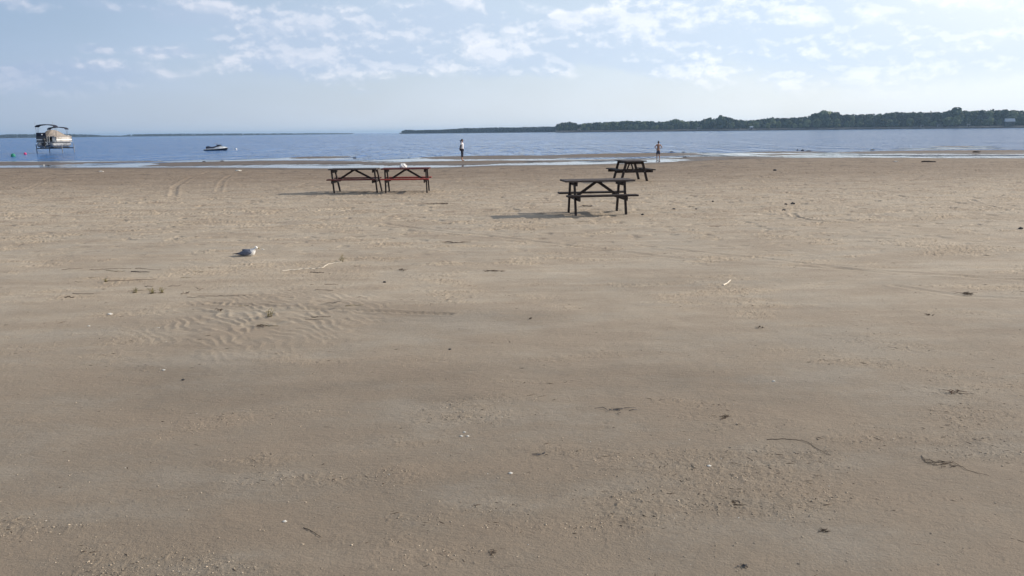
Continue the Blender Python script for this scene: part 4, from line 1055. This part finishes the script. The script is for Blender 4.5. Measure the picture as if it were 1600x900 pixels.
strand('root', [(1440, 712), (1447, 722), (1462, 727), (1490, 722), (1510, 734), (1545, 744)], .0016, M_weed, 'wavy root trailing from the dark root bundle at right', 'root')
strand('twig', [(474, 827), (486, 831), (502, 841)], .0018, M_log, 'short forked dark twig in the left foreground', 'twig')
strand('stalk', [(441, 424), (472, 421), (503, 419), (513, 413), (534, 409)], .0062, M_stick, 'long pale bent stalk lying between the gull and the yellowish tuft', 'stalk', lift=.01)
strand('stick', [(1130, 446.5), (1136, 443), (1141.5, 438.5)], .010, M_stick, 'short white stick lying alone right of the middle of the sand', 'stick', sub=2)
strand('shadow_strand', [(163, 439), (200, 438), (244, 436)], .006, M_weed, 'long dark strand standing in for a shadow above the three dry tufts', 'shadow_strand')  # flat dark strands up to the dry stalks stand in for thin shadows
strand('shadow_strand', [(205, 424), (218, 425), (234, 425.5)], .010, M_log, 'short thick dark strand standing in for a shadow left of the gull', 'shadow_strand')
strand('shadow_strand', [(310, 463), (345, 462), (384, 463)], .005, M_weed, 'long thin strand standing in for a shadow stretched above the wind ripples', 'shadow_strand')
strand('shadow_strand', [(484, 425), (496, 426), (506, 426)], .009, M_log, 'short dark strand standing in for a shadow lying under the pale bent stalk', 'shadow_strand')
strand('shadow_strand', [(155, 421), (180, 420), (205, 420)], .005, M_weed, 'thin dark strand standing in for a shadow farthest left behind the dry tufts', 'shadow_strand')
rs_ = random.Random(77)
for i in range(26):
    a, b_ = rs_.uniform(95, 330), rs_.uniform(418, 466)
    l_ = rs_.uniform(10, 34); sl = rs_.uniform(-.10, .06)
    if i > 17: a, b_ = rs_.uniform(330, 560), rs_.uniform(425, 520)
    o = strand('dry_stalk', [(a, b_), (a + l_ * .5, b_ + l_ * sl * .5 + rs_.uniform(-.8, .8)), (a + l_, b_ + l_ * sl)], rs_.uniform(.0018, .0034), M_weed if i % 3 else M_tuft,
               'thin dry stalk lying among the tufts left of the gull' if i <= 17 else 'thin dry stalk lying over the wind ripples', 'stalk', lift=.008, seg=5, sub=3)
    o['group'] = 'dry stalks strewn below the gull'
# driftwood log and lumps by the water
x, y, z = on_sand(1440, 252.5); x2, y2, z2 = on_sand(1462, 252.8)
bm = bmesh.new(); tube(bm, [(0, 0, .025), ((x2 - x) * .3, .05, .035), ((x2 - x) * .7, -.02, .03), (x2 - x, y2 - y, z2 - z + .025)], [.03, .042, .038, .025], 10)
tube(bm, [((x2 - x) * .75, 0, .05), ((x2 - x) * .85, .1, .09)], [.018, .009], 6)
tag(part('driftwood_log', bm, M_log, smooth=True, loc=(x, y, z)), 'dark driftwood log lying on the beach near the water at right', 'log')
def lump(px, py, wd, ht, label, cat, name='stone', m_=None, zabs=None, group=None):
    rn = random.Random(int(px * 5)); 
    x, y = G(px, py, WL + .02) if zabs else G(px, py, 0); z = hz_at(x, y)
    if zabs: z = max(z, WL - .03)
    bm = bmesh.new(); bmesh.ops.create_icosphere(bm, subdivisions=3, radius=1); sx_ = rn.uniform(0, 9)
    for v in bm.verts:
        q = v.co; f = 1 + .22 * math.sin(q.x * 4 + sx_) * math.cos(q.y * 3 + q.z * 4 + sx_) + rn.uniform(-.05, .05)
        v.co = Vector((q.x * wd / 2 * f, q.y * wd / 2 * .7 * f, max(q.z, -.3) * ht * .75 * f + ht * .22))
    return tag(part(name, bm, m_ or M_stone, smooth=True, loc=(x, y, z)), label, cat, group)
GS = 'dark lumps of weed and stone at the waterline'
for (a, b_, wd, ht, lab) in ((1049.5, 237.2, .42, .10, 'larger dark lump on the sand bar right of the bare chested person'), (1068, 237.4, .40, .08, 'flatter dark lump at the tip of the sand bar right of the bare chested person'), (1070.5, 245.6, .34, .08, 'dark lump on the near side of the pool right of the bare chested person'),
        (1246, 234.5, .20, .12, 'leftmost small black stone on the bar in front of the far clump of trees'), (1254, 235.0, .28, .14, 'middle black stone on the bar in front of the far clump of trees'), (1264, 235.8, .45, .10, 'rightmost, widest black stone on the bar in front of the far clump of trees'),
        (1363.5, 234.2, .48, .10, 'lone black block at the water edge right of the stones'), (1526, 238.8, .6, .12, 'dark weedy heap on the long sand bar at the right edge'), (1490, 233.4, .5, .05, 'low weed ridge on top of the long sand bar at right'),
        (75, 258.4, .42, .07, 'small dark lump in the pool below the pontoon boat'), (319, 252.4, .3, .08, 'small dark lump at the lake edge below the jet ski'), (347, 251.2, .3, .07, 'dark lump at the lake edge right of the jet ski'), (554, 246, .3, .08, 'tiny dark lump in the water right of the small sandbar')):
    lump(a, b_, wd, ht, lab, 'lump', 'shore_lump', M_log, True, GS)
lump(68.5, 258.2, .09, .12, 'small pale object standing at the pool edge below the pontoon boat', 'debris', 'washed_up_scrap', M_shell, True)
lump(372, 262.5, .35, .06, 'pale scrap lying on the beach below the small white buoy', 'debris', 'washed_up_scrap', M_shell)
lump(158, 264.5, .25, .05, 'small pale scrap on the beach near the left pools', 'debris', 'washed_up_scrap', M_shell)
lump(1400, 251.5, .25, .04, 'white scrap on the beach left of the driftwood log', 'debris', 'washed_up_scrap', M_shell)
for (a, b_, wd, lab) in ((1211, 267, .20, 'dark stone on the sand well right of the farthest table'), (1228, 319.5, .10, 'left stone of the close pair behind the curved tyre mark'), (1239, 318.7, .13, 'right stone of the close pair behind the curved tyre mark'), (1225, 329, .10, 'dark stone just behind the curved tyre mark'),
        (1088, 327, .07, 'dark stone halfway between the nearest table and the curved tyre mark'), (1053, 327.5, .09, 'dark stone on the sand right of the nearest table'), (1004, 336.3, .08, 'dark stone just right of the nearest table legs'), (924, 322, .07, 'dark stone beside the weed heap under the nearest table'),
        (1114, 316, .08, 'small dark stone behind the stones right of the nearest table'), (1595, 358, .10, 'dark stone at the right edge of the view below the tyre mark'), (601, 441, .05, 'dark pebble right of the wind ripples'), (703, 548, .03, 'dark pebble in the sand left of centre'), (286, 593, .03, 'dark chip on the smooth sand at left')):
    lump(a, b_, wd * .8, wd * .36, lab, 'stone', group='dark stones scattered on the sand')
SG = 'white shell bits on the sand'
for (a, b_, wd, lab) in ((721, 683, .016, 'left shell bit of the group of three in the central foreground'), (731, 683, .014, 'right shell bit of the group of three in the central foreground'), (726, 677, .014, 'rear shell bit of the group of three in the central foreground'), (798, 742, .018, 'single white shell bit in the lower centre'),
        (1209, 597, .018, 'white shell bit right of centre on the smooth sand'), (256, 579, .02, 'white shell bit on the smooth sand at left'), (411, 390, .03, 'pale shell bit on the sand right below the gull'), (172, 492, .04, 'pale flat shell left of the wind ripples'), (139, 510, .02, 'white shell bit lying left of the ripples'),
        (248, 514, .014, 'tiny white shell bit just left of the ripples'), (445, 817, .016, 'shell bit beside the dark forked twig'), (1108, 730, .018, 'white shell bit below the curved root')):
    lump(a, b_, wd * 1.3, wd * .4, lab, 'shell', 'shell', M_shell, group=SG)

# crumbs of crusted sand and dark plant bits: beyond counting
def scatter(name, n, ymin, ymax, smin, smax, m_, label, seed, mask=True, flatness=.5, elong=1.0, far_pow=1.0):
    rs = np.random.RandomState(seed); Yc = ymin * (ymax / ymin) ** (rs.rand(n * 5) ** far_pow); Xc = (rs.rand(n * 5) * 2 - 1) * (0.68 * Yc + .5)
    rg = masks(Xc, Yc)[0] if mask else np.ones(n * 5)
    keep = rs.rand(n * 5) < rg ** 1.5 * .9 + .03
    Xc, Yc = Xc[keep][:n], Yc[keep][:n]; n = len(Xc); Zc = height(Xc, Yc)
    s = (smin + (smax - smin) * rs.rand(n) ** 4) * (1 + Yc * .06); el_ = 1 + (elong - 1) * rs.rand(n)
    th = rs.rand(n) * 6.28 if elong < 2 else rs.normal(0, .9, n)
    base = np.array([(1, 0, 0), (0, 1, 0), (-1, 0, 0), (0, -1, 0), (0, 0, 1), (0, 0, -.5)], float)
    V_ = base[None] * (1 + rs.normal(0, .25, (n, 6, 1)))
    V_[..., 0] *= el_[:, None]; V_[..., 2] *= flatness
    V_ *= s[:, None, None]
    cx, sx_ = np.cos(th)[:, None], np.sin(th)[:, None]
    x_ = V_[..., 0] * cx - V_[..., 1] * sx_ / el_[:, None] ** .5; y_ = V_[..., 0] * sx_ + V_[..., 1] * cx / el_[:, None] ** .5
    V_ = np.stack([x_ + Xc[:, None], y_ + Yc[:, None], V_[..., 2] + Zc[:, None] + (s * flatness * .3)[:, None]], -1)
    F = np.array([(0, 1, 4), (1, 2, 4), (2, 3, 4), (3, 0, 4), (1, 0, 5), (2, 1, 5), (3, 2, 5), (0, 3, 5)])
    FF = (F[None] + (np.arange(n) * 6)[:, None, None]).reshape(-1, 3).astype(np.int32)
    me = bpy.data.meshes.new(name); me.vertices.add(n * 6); me.vertices.foreach_set('co', V_.reshape(-1).astype(np.float32))
    me.loops.add(len(FF) * 3); me.loops.foreach_set('vertex_index', FF.ravel()); me.polygons.add(len(FF))
    me.polygons.foreach_set('loop_start', np.arange(len(FF), dtype=np.int32) * 3); me.polygons.foreach_set('loop_total', np.full(len(FF), 3, np.int32)); me.update(calc_edges=True)
    tag(link(name, me, m_), label, 'debris', kind='stuff')
M_crumb = mat('sand_crumb', (0.46, 0.38, 0.29), 0.9, 0.15, 5)
scatter('sand_crumbs', 30000, 2.6, 22, .0010, .0050, M_crumb, 'crumbs of broken sand crust strewn over the rough patches', 5, flatness=.55, elong=1.6)
scatter('plant_bits', 9000, 2.6, 44, .0014, .0052, M_weed, 'tiny dark plant bits strewn over the whole beach', 6, flatness=.35, elong=6.5, far_pow=.8)
scatter('shell_grit', 500, 2.6, 25, .0012, .004, M_shell, 'fine pale shell grit sprinkled on the sand', 8, mask=False, flatness=.5)

# ------------------------------------------------------------ air over the lake
bm = bmesh.new(); beam(bm, (-9500, 4600, 10.0), (9500, 4600, 10.0), 10800, 31.0, bev=0)   # bottom at -5.5, top at 25.5
hm = bpy.data.materials.new('haze'); hm.use_nodes = True; t = NT(hm.node_tree); t.n.clear()
o_ = t.new('ShaderNodeOutputMaterial'); pv = t.new('ShaderNodeVolumePrincipled'); pv.inputs['Color'].default_value = (0.46, 0.70, 1.0, 1)
pv.inputs['Density'].default_value = 1.5e-4; pv.inputs['Anisotropy'].default_value = 0.2; t.l.new(pv.outputs[0], o_.inputs['Volume'])
haze = part('haze', bm, hm); tag(haze, 'thin bluish summer haze over lake and far shores', 'haze', kind='stuff')
for o in C.objects:
    if 'label' in o and not 4 <= len(o['label'].split()) <= 16: print('LABEL', len(o['label'].split()), o['label'])
print('trees', ntree)
